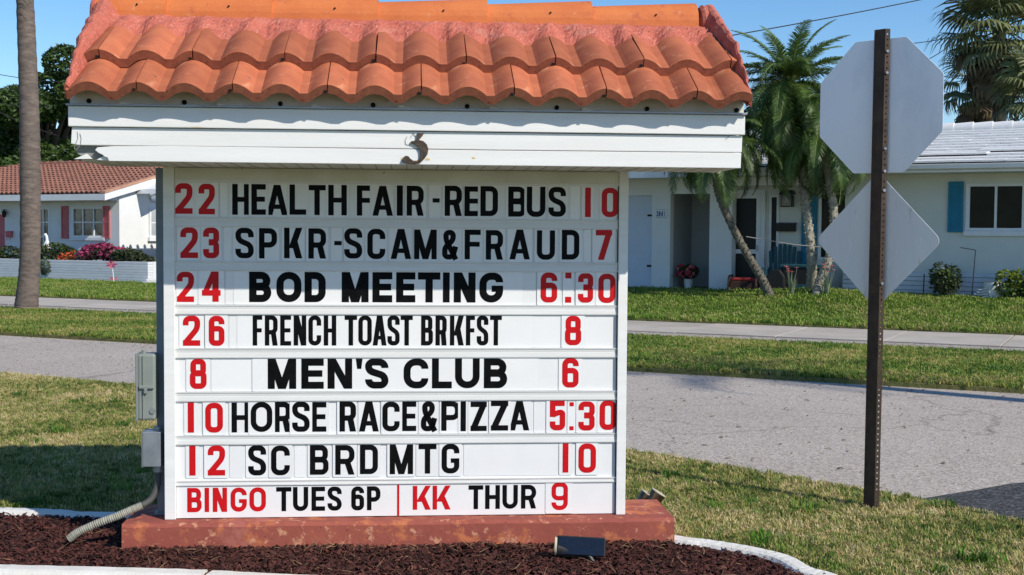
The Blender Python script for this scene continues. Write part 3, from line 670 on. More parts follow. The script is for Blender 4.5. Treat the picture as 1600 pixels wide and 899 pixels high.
MB().box(xa+.034, xa+.040, .009, .0149, za+.01, zb_-.012).build('seam_rib', 'gray_box', eb)
MB().box(xa+.016, xb-.004, .002, .0148, (za+zb_)/2-.006, (za+zb_)/2+.010).build('latch', 'gray_box', eb, bevel=.003)
MB().box(xa+.040, xa+.056, -.001, .0145, (za+zb_)/2-.030, (za+zb_)/2-.004).build('latch_tab', 'gray_box_dark', eb, bevel=.003)
MB().tube([(xb-.014, .010, za+.05), (xb-.014, .0155, za+.05)], .014, 14).build('knockout', 'gray_box_dark', eb)
MB().tube([(xa+.03, .06, zb_-.01), (xa+.03, .06, zb_+.012)], .010, 8).build('hub', 'gray_box', eb)
jb = empty('junction_box', S.loc, S.rz, 'small galvanised junction box below the grey-green electrical box', 'electrical box')
xa2, xb2 = S.x(225, 700, .05), S.x(254, 700, .05); za2, zb2 = S.z(240, 727, .05), S.z(240, 673, .05)
MB().box(xa2+.003, xb2, .0, .11, za2, zb2).build('body', 'galv', jb, bevel=.003)
MB().box(xa2-.001, xa2+.0025, -.003, .113, za2-.003, zb2+.003).build('cover', 'galv', jb, bevel=.001)
MB().tube([(S.x(246, 600, .06), .06, zb2+.001), (S.x(246, 600, .06), .06, zb2+.02)], .020, 12).build('connector', 'galv', jb)
cn = empty('flexible_conduit', S.loc, S.rz, 'ribbed grey flexible conduit running from the junction box down into the mulch', 'conduit')
path = [S.hit(247, 728, .05), S.hit(247, 745, .05), S.hit(245, 762, .04), S.hit(236, 780, .02), S.hit(222, 790, -.005)]
path2 = [S.hit(222, 790, -.005), S.hit(205, 797, -.02), S.hit(180, 808, -.03), S.hit(150, 819, -.03), S.hit(122, 832, -.03), S.hit(108, 842, -.03)]
def smooth_path(pts, n=60):
    pts = [Vector(p) for p in pts]; out = []
    ext = [pts[0]*2-pts[1]]+pts+[pts[-1]*2-pts[-2]]
    for i in range(1, len(ext)-2):
        for k in range(n//(len(pts)-1)):
            t = k/(n//(len(pts)-1)); a, b, c, d = ext[i-1:i+3]
            out.append(.5*((2*b)+(c-a)*t+(2*a-5*b+4*c-d)*t*t+(3*b-a-3*c+d)*t**3))
    out.append(pts[-1]); return out
sp1 = smooth_path(path, 40); MB().tube(sp1, .0165, 12).build('elbow', 'conduit_dark', cn, smooth=50)
sp2 = smooth_path(path2, 150); MB().tube(sp2, [.0185+.0019*math.sin(i*1.9) for i in range(len(sp2))], 14).build('ribbed_tube', 'conduit', cn, smooth=60)
MB().tube([S.hit(247, 728, .05), S.hit(247, 737, .05)], .024, 12).build('collar', 'galv', cn)

# ================================================================ ground lamps
sl_ = at_depth(904, 890, 5.93)
sol = empty('solar_spotlight', (sl_.x, sl_.y, .03), R(-4), 'black solar garden spotlight in the mulch in front of the plinth', 'garden light')
Mx = Matrix.Translation((0, 0, .096)) @ Matrix.Rotation(R(2), 4, 'Y') @ Matrix.Rotation(R(-14), 4, 'X') @ Matrix.Scale(1.12, 4)
MB().box(-.092, .112, -.004, .030, -.035, .045, Mx).build('housing', 'black_plastic', sol, bevel=.006)
MB().box(-.084, .104, -.0065, -.0042, -.030, .040, Mx).build('solar_panel', 'solar', sol)
gr = MB()
for i in range(1, 6): gr.box(-.084+i*.0313, -.083+i*.0313, -.0072, -.0066, -.030, .040, Mx)
gr.box(-.084, .104, -.0074, -.0066, .004, .0048, Mx); gr.build('cell_lines', 'solar_grid', sol)
lm = MB(); lm.tube([Mx @ Vector((-.090, .020, -.012)), Mx @ Vector((.06, .030, -.030))], [.036, .028], 16); lm.build('lamp_barrel', 'black_plastic', sol, smooth=40)
MB().tube([Mx @ Vector((-.100, .014, .0)), Mx @ Vector((-.091, .014, .0))], [.043, .043], 18).build('lens_rim', 'cream_trim', sol, smooth=40)
MB().tube([(.02, .02, .09), (.045, .0, .06), (.072, -.015, .028), (.078, -.018, -.05)], [.010, .013, .011, .006], 8).build('stake', 'black_plastic', sol, smooth=40)
MB().tube([(.030, -.003, .075), (.030, .030, .075)], .018, 12).build('pivot', 'black_plastic', sol, smooth=40)
for i, (px, py, yy) in enumerate(((1004, 781, .42), (1020, 779, .39))):
    p = S.hit(px, py, yy); pw = S.M @ p
    g = empty('ground_spotlight', (pw.x, pw.y, .03), S.rz, ['bronze cylinder spotlight behind the plinth, the left one half hidden by its twin', 'bronze cylinder spotlight behind the plinth end, the right one, fully seen'][i], 'garden light', 'bronze spotlights behind the plinth')
    h = p.z-.03; a = Vector((-.014, .0, h-.040)); b = Vector((.030, -.0, h+.030))
    tb = MB().tube([a, a.lerp(b, .2), b], [.034, .040, .041], 20); tb.build('lamp_barrel', 'bronze', g, smooth=40)
    MB().tube([b, b+(b-a)*.06], [.044, .044], 20).build('lens_rim', 'cream_trim', g, smooth=40)
    MB().tube([a+(b-a)*.3, (-.02, .01, h-.08), (-.02, .01, -.05)], .008, 8).build('stake', 'black_plastic', g, smooth=40)

# ================================================================ street sign seen from behind
pb = ground_pt(1361, 806)
st_ = empty('traffic_sign', (pb.x, pb.y, 0), 0, 'brown channel post with a bare grey octagonal plate above a diamond plate', 'road sign')
SF = Frame((pb.x, pb.y, 0), 0)
zt = SF.z(1378, 46, -.02)
LEAN = .0045
def lv(p): return (p[0]+LEAN*p[2], p[1], p[2])
pole = MB()
sect = [(-.044, 0), (-.036, 0), (.004, -.046), (.0125, -.0445), (.0215, -.0435), (.031, -.042), (.036, 0), (.044, -.002)]
def wall(i, j, z0, z1):
    a, b = sect[i], sect[j]; d = Vector((b[0]-a[0], b[1]-a[1])).normalized(); n = Vector((-d.y, d.x))*.0035
    c = [(a[0], a[1]), (b[0], b[1]), (b[0]+n.x, b[1]+n.y), (a[0]+n.x, a[1]+n.y)]
    lo = [lv((u, v, z0)) for u, v in c]; hi = [lv((u, v, z1)) for u, v in c]
    for q1 in range(4): q2 = (q1+1) % 4; pole.face([lo[q1], lo[q2], hi[q2], hi[q1]])
    pole.face(hi); pole.face(lo)
for i, j in ((0, 1), (1, 2), (2, 3), (4, 5), (5, 6), (6, 7)): wall(i, j, -.15, zt)
z = -.12
while z < zt-.03: wall(3, 4, z, z+.0215); z += .0315
wall(3, 4, z, zt)
pole.build('post', 'post_brown', st_)
PR = R(-43)
def plate(poly, zc_, name, mk, y):
    mb = MB(); th = .0028
    pts = fillet(poly, .045 if name == 'diamond_plate' else .012, True, 6)
    mb.prism([(p.x, p.y+zc_) for p in pts], y, y+th)
    o = mb.build(name, mk, st_, bevel=.0008); o.rotation_euler = (0, 0, PR); o.location = (LEAN*zc_-.012, 0, 0); return o
zo = SF.z(1371, 166); zd = SF.z(1369, 376)
r8 = .745/2/math.cos(PI/8)
plate([(r8*math.cos(PI/8+i*PI/4), r8*math.sin(PI/8+i*PI/4)) for i in range(8)], zo, 'octagonal_plate', 'sign_alu', .012)
plate([(.385, 0), (0, .385), (-.385, 0), (0, -.385)], zd, 'diamond_plate', 'sign_alu2', .016)
for zz in (zo+.30, zo+.18, zo-.24, zo-.365, zd+.28, zd-.24):
    b = MB(); b.tube([(LEAN*zz+.018, -.043, zz), (LEAN*zz+.018, -.052, zz)], .0085, 6); b.build('bolt', 'galv', st_)
# ================================================================ ground, roads, paths
RU = Vector((math.cos(R(-26)), math.sin(R(-26)))); RV = Vector((-RU.y, RU.x))      # along / across the street
def uv(u, v, z=0.0): p = RU*u+RV*v; return (p.x, p.y, z)
def to_uv(x, y): return (x*RU.x+y*RU.y, x*RV.x+y*RV.y)
def sstep(a, b, t): t = min(1, max(0, (t-a)/(b-a))); return t*t*(3-2*t)
def hgt(x, y):                       # the far lawn rises towards the right-hand house
    u, v = to_uv(x, y); h = .33*sstep(21.6, 26.2, v)*sstep(-16, -9, u)
    h += .13*math.exp(-((x-5.85)**2+(y-24.8)**2)/1.2)
    return h
def sheet(name, poly, z, m, **kw):
    mb = MB(); mb.face([(x, y, z) for x, y in poly]); return mb.build(name, m, **kw)
def strip(u0, u1, v0, v1): return [uv(u0, v0)[:2], uv(u1, v0)[:2], uv(u1, v1)[:2], uv(u0, v1)[:2]]
g = MB(); g.face([(-400, -60, -.02), (400, -60, -.02), (400, 700, -.02), (-400, 700, -.02)]); g.build('ground', 'lawn_ground', kind='structure')
# near edge of the road: curve through measured points, sweeping round the corner at the right
near = [(-30, 27), (-14, 18.4), (-5.5, 13.75), (-3.78, 12.75), (-1.4, 11.2), (.83, 9.1), (1.75, 8.15), (2.42, 7.45), (2.80, 6.85), (3.25, 5.6), (3.7, 3.5), (4.0, -10)]
road = near + [(12, -10), (9.5, 2), (8.3, 7.5), (9.0, 9.5), (14, 7.4)] + [uv(60, 6)[:2], uv(60, 13.8)[:2], uv(-34, 13.8)[:2]]
sheet('road', road, .0, 'asphalt', kind='structure')
patch = [tuple(ground_pt(px, py)[:2]) for px, py in ((1424, 786), (1440, 781), (1480, 774), (1530, 766), (1580, 757), (1640, 752))]+[(5.6, 6.6), (5.2, 4.0), (3.4, 4.0)]
pedge = [p for p in near if p[1] < 7.5 and p[1] > 4]
patch = patch+[(3.25, 5.6), (2.80, 6.85)]
sheet('asphalt_patch', [p for p in patch if p != (3.4, 4.0)], .006, 'asphalt_new', kind='structure')
# verge between road and walk, walk, far lawn
def slab_lawn(name, poly, z, m):
    mb = MB(); mb.prism(poly, -.019, z, 'z'); return mb.build(name, m, kind='structure')
slab_lawn('verge', strip(-34, 60, 13.8, 18.0), .045, 'turf')
slab_lawn('near_lawn', near[::-1]+[(-40, 20), (-40, -8)], .035, 'turf')
sheet('gutter_strip', strip(-34, 60, 18.0, 19.35), .004, 'gutter', kind='structure')
walk = empty('sidewalk', (0, 0, 0)); walk['kind'] = 'structure'
wm = MB(); wm.face([uv(-34, 19.35, .0), uv(60, 19.35, .0), uv(60, 21.55, .0), uv(-34, 21.55, .0)]); wm.build('joint_bed', 'soil', walk)
slabm = {}
u = -26.0; i = 0
while u < 26:
    L_ = 1.62; zj = random.uniform(.018, .026)
    for (v0, v1) in ((19.37, 20.55), (20.565, 21.55)):
        mb = MB(); mb.box(u+.009, u+L_-.009, v0, v1, .002, zj)
        o = mb.build('slab', 'concrete', walk, bevel=.005); o.rotation_euler = (0, 0, R(-26))
    u += L_; i += 1
# far lawn: a gridded sheet that rises towards the house
fl = MB(); nu, nv = 100, 20
def fpt(a, b):
    u = -34+94*a/nu; v = 21.56+14*b/nv; p = uv(u, v); return (p[0], p[1], hgt(p[0], p[1])+.05)
for a in range(nu):
    for b in range(nv): fl.face([fpt(a, b), fpt(a+1, b), fpt(a+1, b+1), fpt(a, b+1)])
    p, q_ = fpt(a, 0), fpt(a+1, 0); fl.face([(p[0], p[1], -.01), (q_[0], q_[1], -.01), q_, p])
fl.build('far_lawn', 'turf', smooth=50, kind='structure')
# narrow concrete path across the left lawn, driveway at the right
def ribbon_path(name, pxs, width, m, lift=.012):
    pts = [ground_pt(*p, 0.05) for p in pxs]; mb = MB()
    for i in range(len(pts)-1):
        a, b = pts[i], pts[i+1]; n = Vector((-(b-a).y, (b-a).x)).normalized()*width/2
        mb.prism([(a.x-n.x, a.y-n.y), (b.x-n.x, b.y-n.y), (b.x+n.x, b.y+n.y), (a.x+n.x, a.y+n.y)], -.01, .05+lift, 'z')
    return mb.build(name, m, kind='structure')
ribbon_path('path', [(-120, 463), (0, 456), (120, 449), (260, 443)], .7, 'concrete')
dv = MB(); dp = [ground_pt(1560, 526, .05), ground_pt(1760, 535, .05)]
H_ = Frame((3.5, 28, 0), R(-29))
dr = MB(); dr.prism([uv(12.6, 21.5)[:2], uv(17.5, 21.5)[:2], uv(17.2, 24.6)[:2], uv(13.9, 24.6)[:2]], -.01, .072, 'z'); dr.build('driveway', 'concrete', kind='structure')
# ---------------------------------------------------------------- kerb ring round the bed
back_px = [(-90, 793), (0, 796), (90, 799), (180, 803)]
kb = [ground_pt(px, py, .08) for px, py in back_px]
right_px = [(1056, 840), (1110, 847), (1180, 859), (1225, 871), (1258, 889)]
kr = [ground_pt(px, py, .08) for px, py in right_px]
kf = [ground_pt(px, py, .08) for px, py in ((560, 907), (327, 896), (318, 895), (0, 887), (-90, 885))]
kerb = empty('kerb', (0, 0, 0)); kerb['kind'] = 'structure'
def sweep(pts, name, wd=.11, h=.085):
    sp = smooth_path([(p.x, p.y, 0) for p in pts], max(30, 10*len(pts)))
    prof_ = [(-wd/2, -.02), (-wd/2, h*.75), (-wd/2+.012, h*.93), (-wd/2+.03, h), (wd/2-.03, h), (wd/2-.012, h*.93), (wd/2, h*.75), (wd/2, -.02)]
    mb = MB(); rings = []
    for i, p in enumerate(sp):
        d = (sp[min(i+1, len(sp)-1)]-sp[max(i-1, 0)]).normalized(); n = Vector((-d.y, d.x, 0))
        wj = 1+.03*fbm(i*.05, wd)
        rings.append([(p.x+n.x*u_*wj, p.y+n.y*u_*wj, v_+.0025*fbm(i*.07, u_*5) if v_ > 0 else v_) for u_, v_ in prof_])
    for i in range(len(rings)-1):
        for k in range(len(prof_)-1): mb.face([rings[i][k], rings[i][k+1], rings[i+1][k+1], rings[i+1][k]])
    mb.face(rings[0]); mb.face(rings[-1]); return mb.build(name, 'kerb_white', kerb, smooth=45)
sweep(kb+[Vector((-.5, 6.93, 0)), Vector((.4, 6.72, 0))]+kr+[Vector((1.42, 5.62, 0)), Vector((1.28, 5.42, 0)), Vector((.9, 5.36, 0)), Vector((.3, 5.46, 0))], 'kerb_back')
f0, f1_ = kf[0], kf[1]
sweep([Vector((.285, 5.465, 0)), kf[0], kf[1]], 'kerb_front', .13)
sweep([kf[2], kf[3], kf[4]], 'kerb_front', .13)
# ---------------------------------------------------------------- mulch bed
bed = [(p.x, p.y) for p in kb]+[(-.5, 6.93), (.4, 6.72)]+[(p.x, p.y) for p in kr]+[(1.42, 5.62), (1.28, 5.42), (.9, 5.36), (.3, 5.46)]+[(p.x, p.y) for p in kf]
bedp = fillet(bed, .08, True, 3)
sheet('bed_soil', [(p.x, p.y) for p in bedp], .046, 'soil', kind='structure')
def inside(poly, X, Y):
    r = np.zeros(len(X), bool); n = len(poly); j = n-1
    for i in range(n):
        xi, yi = poly[i]; xj, yj = poly[j]
        if yi != yj:
            c = ((yi > Y) != (yj > Y)) & (X < (xj-xi)*(Y-yi)/(yj-yi)+xi); r ^= c
        j = i
    return r
# ---------------------------------------------------------------- scatter: instances on a cloud of points
def scatter(name, P, protos, mats, label, cat, smin, smax, tilt=.3, base_tilt=0.0):
    me = bpy.data.meshes.new(name); me.vertices.add(len(P)); me.vertices.foreach_set('co', np.asarray(P, np.float32).ravel()); me.update()
    o = link_mesh(name, me); 
    for k in mats: me.materials.append(M[k])
    ng = bpy.data.node_groups.new(name, 'GeometryNodeTree'); ng.interface.new_socket('Geometry', in_out='INPUT', socket_type='NodeSocketGeometry'); ng.interface.new_socket('Geometry', in_out='OUTPUT', socket_type='NodeSocketGeometry')
    N = ng.nodes; L = ng.links; gi = N.new('NodeGroupInput'); go = N.new('NodeGroupOutput')
    mp = N.new('GeometryNodeMeshToPoints'); L.new(gi.outputs[0], mp.inputs[0])
    join = N.new('GeometryNodeJoinGeometry')
    g2i = N.new('GeometryNodeGeometryToInstance')
    for pr in protos:
        oi = N.new('GeometryNodeObjectInfo'); oi.inputs['Object'].default_value = pr; oi.inputs['As Instance'].default_value = True; L.new(oi.outputs['Geometry'], g2i.inputs[0])
    iop = N.new('GeometryNodeInstanceOnPoints'); L.new(mp.outputs[0], iop.inputs['Points']); L.new(g2i.outputs[0], iop.inputs['Instance'])
    iop.inputs['Pick Instance'].default_value = True
    ri = N.new('FunctionNodeRandomValue'); ri.data_type = 'INT'; ri.inputs[4].default_value = 0; ri.inputs[5].default_value = len(protos)-1; ri.inputs['Seed'].default_value = 3
    L.new(ri.outputs[2], iop.inputs['Instance Index'])
    rv = N.new('FunctionNodeRandomValue'); rv.data_type = 'FLOAT_VECTOR'; rv.inputs[0].default_value = (-tilt, -tilt, 0); rv.inputs[1].default_value = (tilt, tilt, 6.283)
    L.new(rv.outputs[0], iop.inputs['Rotation'])
    rs = N.new('FunctionNodeRandomValue'); rs.data_type = 'FLOAT'; rs.inputs[2].default_value = smin; rs.inputs[3].default_value = smax; rs.inputs['Seed'].default_value = 9
    L.new(rs.outputs[1], iop.inputs['Scale']); L.new(iop.outputs[0], go.inputs[0])
    md = o.modifiers.new('scatter', 'NODES'); md.node_group = ng
    o['kind'] = 'stuff'; o['label'] = label; o['category'] = cat
    return o
def proto(name, mb, m, smooth=None):
    return bpy.data.objects.new(name, mb.mesh(name, m, smooth))      # not linked: only its instances show
def tuft(nb, h, wd, spread, lean):
    mb = MB()
    for i in range(nb):
        a = random.uniform(0, 2*PI); r = spread*math.sqrt(random.random()); x, y = r*math.cos(a), r*math.sin(a)
        b = random.uniform(0, 2*PI); hh = h*random.uniform(.6, 1.15); ln = lean*random.uniform(.3, 1.2); ww = wd*random.uniform(.7, 1.2)
        dx, dy = math.cos(b), math.sin(b); px_, py_ = -dy*ww/2, dx*ww/2
        p0, p1, p2 = Vector((x, y, -.004)), Vector((x+dx*ln*.35*hh, y+dy*ln*.35*hh, hh*.6)), Vector((x+dx*ln*hh, y+dy*ln*hh, hh*(1-.25*ln)))
        w_ = Vector((px_, py_, 0)); mb.face([p0-w_, p0+w_, p1+w_*.85, p1-w_*.85]); mb.face([p1-w_*.85, p1+w_*.85, p2])
    return mb
STRAW, OLIVE, GREEN, DARK = (.56, .44, .20), (.35, .33, .10), (.16, .26, .045), (.06, .11, .02)
M['grass_near'] = grass_mat('grass_near', [DARK, GREEN, (.26, .30, .07), OLIVE, (.46, .39, .15), STRAW, (.66, .54, .30)], 1.3, .38)
M['grass_verge'] = grass_mat('grass_verge', [(.06, .13, .02), (.15, .26, .035), (.24, .31, .06), (.33, .32, .08), (.44, .37, .14)], .8, .42)
M['grass_far'] = grass_mat('grass_far', [(.08, .155, .022), (.155, .26, .035), (.20, .31, .045), (.27, .33, .07), (.38, .34, .13)], .7, .30)
def protos(tag_, m, h, wd, sp, n=5, nb=9, lean=.75): return [proto('grass_tuft', tuft(nb, h, wd, sp, lean*(.6+.2*i)), m) for i in range(n)]
def rand_poly(poly, dens, zfun, extra=None):
    P = np.array(poly); lo = P.min(0); hi = P.max(0); n = int((hi-lo).prod()*dens); X = rng.uniform(lo[0], hi[0], n); Y = rng.uniform(lo[1], hi[1], n)
    k = inside(poly, X, Y)
    if extra is not None: k &= extra(X, Y)
    return X[k], Y[k]
def cone(X, Y, m=1.12, y0=0): return (np.abs(X) < (Y*.4*m+.5))
nl = near[::-1]+[(-40, 20), (-40, -8)]
bed_out = []
cen = Vector((-.8, 6.1))
ring = kb+[Vector((-.5, 6.93, 0)), Vector((.4, 6.72, 0))]+kr+[Vector((1.42, 5.62, 0)), Vector((1.28, 5.42, 0)), Vector((.9, 5.36, 0)), Vector((.3, 5.46, 0))]+kf
# grow the ring outwards by the kerb width so that no grass stands in it
def off(poly, d):
    out = []; n = len(poly)
    for i in range(n):
        a, b, c = Vector(poly[i-1]), Vector(poly[i]), Vector(poly[(i+1) % n]); t = (c-a).normalized(); out.append((b.x+t.y*-d, b.y+t.x*d))
    return out
bo = off(bed, .10)
X, Y = rand_poly([(-6.5, 5.0), (-6.5, 14.5), (2.9, 9.5), (3.8, 5.0)], 2600, None, lambda X, Y: inside(nl, X, Y) & ~inside(bo, X, Y) & ~inside(bed, X, Y) & cone(X, Y) & (rng.random(len(X)) < np.clip(9.5/Y, 0, 1)**1.6))
scatter('lawn_grass', np.c_[X, Y, np.full(len(X), .035)], protos('n', 'grass_near', .036, .0052, .020), ['grass_near'], 'coarse sunburnt green and straw coloured lawn grass around the notice board', 'grass', .7, 1.25)
vs = strip(-27, 16, 13.83, 17.97)
X, Y = rand_poly(vs, 620, None, cone)
scatter('verge_grass', np.c_[X, Y, np.full(len(X), .045)], protos('v', 'grass_verge', .06, .011, .04), ['grass_verge'], 'strip of green grass between the road and the sidewalk, straw coloured at the road edge', 'grass', .7, 1.2)
us = strip(-36, 15, 21.6, 27.6)
HOUSE = Frame((3.5, 28, 0), R(-29))
def not_house(X, Y):
    c, s_ = math.cos(R(29)), math.sin(R(29)); lx = (X-3.5)*c-(Y-28)*s_; ly = (X-3.5)*s_+(Y-28)*c
    pB = at_depth(187, 420, 39.5); lyB = (X-pB.x)*s_+(Y-pB.y)*c
    k = np.where(X < -5, lyB < -1.93, ~((ly > -.75) & (lx < 2.4)) & ~(ly > -.35))
    pth_ = [ground_pt(*p, .05) for p in [(-120, 463), (0, 456), (120, 449), (260, 443)]]
    d = np.full(len(X), 9.0)
    for a, b in zip(pth_[:-1], pth_[1:]):
        ab = np.array([b.x-a.x, b.y-a.y]); t = np.clip(((X-a.x)*ab[0]+(Y-a.y)*ab[1])/(ab@ab), 0, 1); d = np.minimum(d, np.hypot(X-a.x-ab[0]*t, Y-a.y-ab[1]*t))
    uu = X*RU.x+Y*RU.y; vv = X*RV.x+Y*RV.y
    return k & (d > .38) & ~((uu > 12.7) & (vv < 24.6))
X, Y = rand_poly(us, 330, None, lambda X, Y: cone(X, Y) & not_house(X, Y))
X2, Y2 = rand_poly(strip(-40, -6, 27.6, 34.5), 200, None, lambda X, Y: cone(X, Y) & not_house(X, Y) & (X < -3.5))
X = np.r_[X, X2]; Y = np.r_[Y, Y2]
Z = np.array([hgt(x, y) for x, y in zip(X, Y)])+.05
scatter('far_lawn_grass', np.c_[X, Y, Z], protos('f', 'grass_far', .08, .018, .07), ['grass_far'], 'bright green lawn beyond the sidewalk in front of the houses', 'grass', .7, 1.2)
def chip(l, w_, t, bend):
    mb = MB(); n = 4; top = []; bot = []
    for i in range(n+1):
        f = i/n-.5; ww = w_*(1-1.6*abs(f)**2)*random.uniform(.75, 1.15); z = bend*(1-4*f*f)
        top.append([Vector((l*f, -ww/2, z+t)), Vector((l*f, ww/2, z+t*random.uniform(.5, 1.3)))]); bot.append([Vector((l*f, -ww/2, z)), Vector((l*f, ww/2, z))])
    for i in range(n):
        mb.face([top[i][0], top[i+1][0], top[i+1][1], top[i][1]])
        mb.face([bot[i][0], bot[i+1][0], top[i+1][0], top[i][0]]); mb.face([top[i][1], top[i+1][1], bot[i+1][1], bot[i][1]])
    return mb
# taller green weeds in the near lawn, loose grit and dry leaves on the road
X, Y = rand_poly([(-5, 5.6), (-5, 12), (2.9, 9.5), (3.6, 5.6)], 4.0, None, lambda X, Y: inside(nl, X, Y) & ~inside(bo, X, Y) & ~inside(bed, X, Y) & cone(X, Y))
M['weed'] = grass_mat('weed', [(.05, .12, .015), (.09, .22, .02), (.14, .28, .035)], 2, .2)
scatter('weeds', np.c_[X, Y, np.full(len(X), .035)], [proto('weed_tuft', tuft(34, .075, .008, .055, 1.0), 'weed') for _ in range(3)], ['weed'], 'scattered darker green weed clumps in the lawn around the notice board', 'weeds', .5, 1.2)
M['grit'] = mat('grit', (.30, .24, .17), .9, (.14, .10, .07), 20, rnd=.6)
X, Y = rand_poly([(-9, 6), (-9, 20), (8, 15), (8, 5)], 26, None, lambda X, Y: inside(road, X, Y) & cone(X, Y) & ~inside(patch, X, Y))
edge_bias = np.clip((X*RV.x+Y*RV.y-12.6)/1.2, .25, 1); kq = rng.random(len(X)) < edge_bias; X, Y = X[kq], Y[kq]
scatter('road_litter', np.c_[X, Y, np.full(len(X), .004)], [proto('leaf_bit', chip(.045, .02, .002, .006), 'grit'), proto('grit_bit', chip(.018, .014, .007, .002), 'grit')], ['grit'], 'small dry leaf bits and grit lying on the pale road', 'litter', .4, 1.2, .25)
# thatch hanging over the road-side edges of the verge and lawns
# mulch chips and twigs
cp = [proto('mulch_chip', chip(random.uniform(.020, .050), random.uniform(.007, .018), .003, random.uniform(-.002, .006)), 'mulch') for _ in range(8)]
bi = off(bed, -.045)
X, Y = rand_poly([(-3.2, 5.3), (-3.2, 7.2), (1.6, 7.2), (1.6, 5.3)], 6500, None, lambda X, Y: inside(bed, X, Y))
c, s_ = math.cos(R(4.6)), math.sin(R(4.6)); lx = (X+.555)*c+(Y-6.275)*s_; ly = -(X+.555)*s_+(Y-6.275)*c
kk = ~((lx > HL+.01) & (lx < HR-.01) & (ly > -.10) & (ly < .33)); X, Y, lx, ly = X[kk], Y[kk], lx[kk], ly[kk]
Zm = .050+rng.uniform(0, .016, len(X))+.012*np.exp(-((ly+.16)/.07)**2)*(lx > HL)*(lx < HR)+.006*np.sin(X*9)*np.sin(Y*13)
scatter('mulch', np.c_[X, Y, Zm], cp, ['mulch'], 'dark red-brown shredded bark mulch filling the bed around the plinth', 'mulch', .6, 1.25, .75)
tw = []
for _ in range(4):
    mb = MB(); p = Vector((0, 0, 0)); pts = [p.copy()]; d = Vector((1, 0, .15))
    for i in range(5): d = (d+Vector((0, random.uniform(-.5, .5), random.uniform(-.25, .2)))).normalized(); p = p+d*.016; pts.append(p.copy())
    mb.tube(pts, [.0016, .0015, .0013, .0011, .0008, .0005], 4); tw.append(proto('dry_root', mb, 'twig'))
k2 = (rng.random(len(X)) < .014+.11*np.exp(-((ly+.15)/.06)**2)*(lx > HL)*(lx < HR)+.1*np.exp(-((X-1.1)**2+(Y-6.1)**2)/.02))
scatter('dry_roots', np.c_[X[k2], Y[k2], Zm[k2]+.008], tw, ['twig'], 'pale dry grass roots and straw lying on the dark mulch', 'straw', .4, 1.0, .35)
# ================================================================ foliage builders
def frond_mesh(name, L_, nl, ll, droop, lift, m, vee=.5, seed=0):
    """feather frond growing along +x from the origin; leaflets on both sides"""
    rr = random.Random(seed); mb = MB(); pts = []
    n = 14; ang = lift; p = Vector((0, 0, 0)); ds = L_/n
    for i in range(n+1):
        pts.append(p.copy()); p = p+Vector((math.cos(ang), 0, math.sin(ang)))*ds; ang -= droop/n*(.4+1.2*i/n)
    mb.m = 1; mb.tube(pts, [.016*(1-i/(n+1.5))+.003 for i in range(n+1)], 4); mb.m = 0
    for k in range(nl):
        f = .12+.88*k/(nl-1); fi = f*n; i = min(n-1, int(fi)); p = pts[i].lerp(pts[i+1], fi-i); d = (pts[i+1]-pts[i]).normalized(); nn = Vector((-d.z, 0, d.x))
        le = ll*(math.sin(PI*min(1, .18+f*.82))**.55)*rr.uniform(.85, 1.1)*(1 if f < .9 else .8); wd = .011+.008*math.sin(PI*f)
        for sy in (-1, 1):
            sweep_ = .55+.6*f+rr.uniform(-.15, .15); v = (Vector((0, sy, 0))*math.cos(sweep_*.8)+d*math.sin(sweep_*.8)+nn*vee*rr.uniform(.1, .5)).normalized()
            mid = p+v*le*.5; v2 = (v-Vector((0, 0, .75))*rr.uniform(.6, 1.1)).normalized(); tip = mid+v2*le*.5
            wv = d*wd
            mb.face([p-wv*.5, p+wv*.5, mid+wv*.6, mid-wv*.6]); mb.face([mid-wv*.6, mid+wv*.6, tip])
    return mb.mesh(name, [m, 'frond_stem'])
def trunk_mb(pts, rads, rings=0, rj=.04, n=14):
    mb = MB(); sp = smooth_path(pts, rings*2 if rings else 30); k = len(sp); rad = []
    for i in range(k):
        f = i/(k-1)*(len(rads)-1); a = int(min(len(rads)-2, f)); r0 = rads[a]+(rads[a+1]-rads[a])*(f-a); rad.append(r0*(1+(rj if i % 2 else -rj)*random.uniform(.4, 1)))
    mb.tube(sp, rad, n); return mb
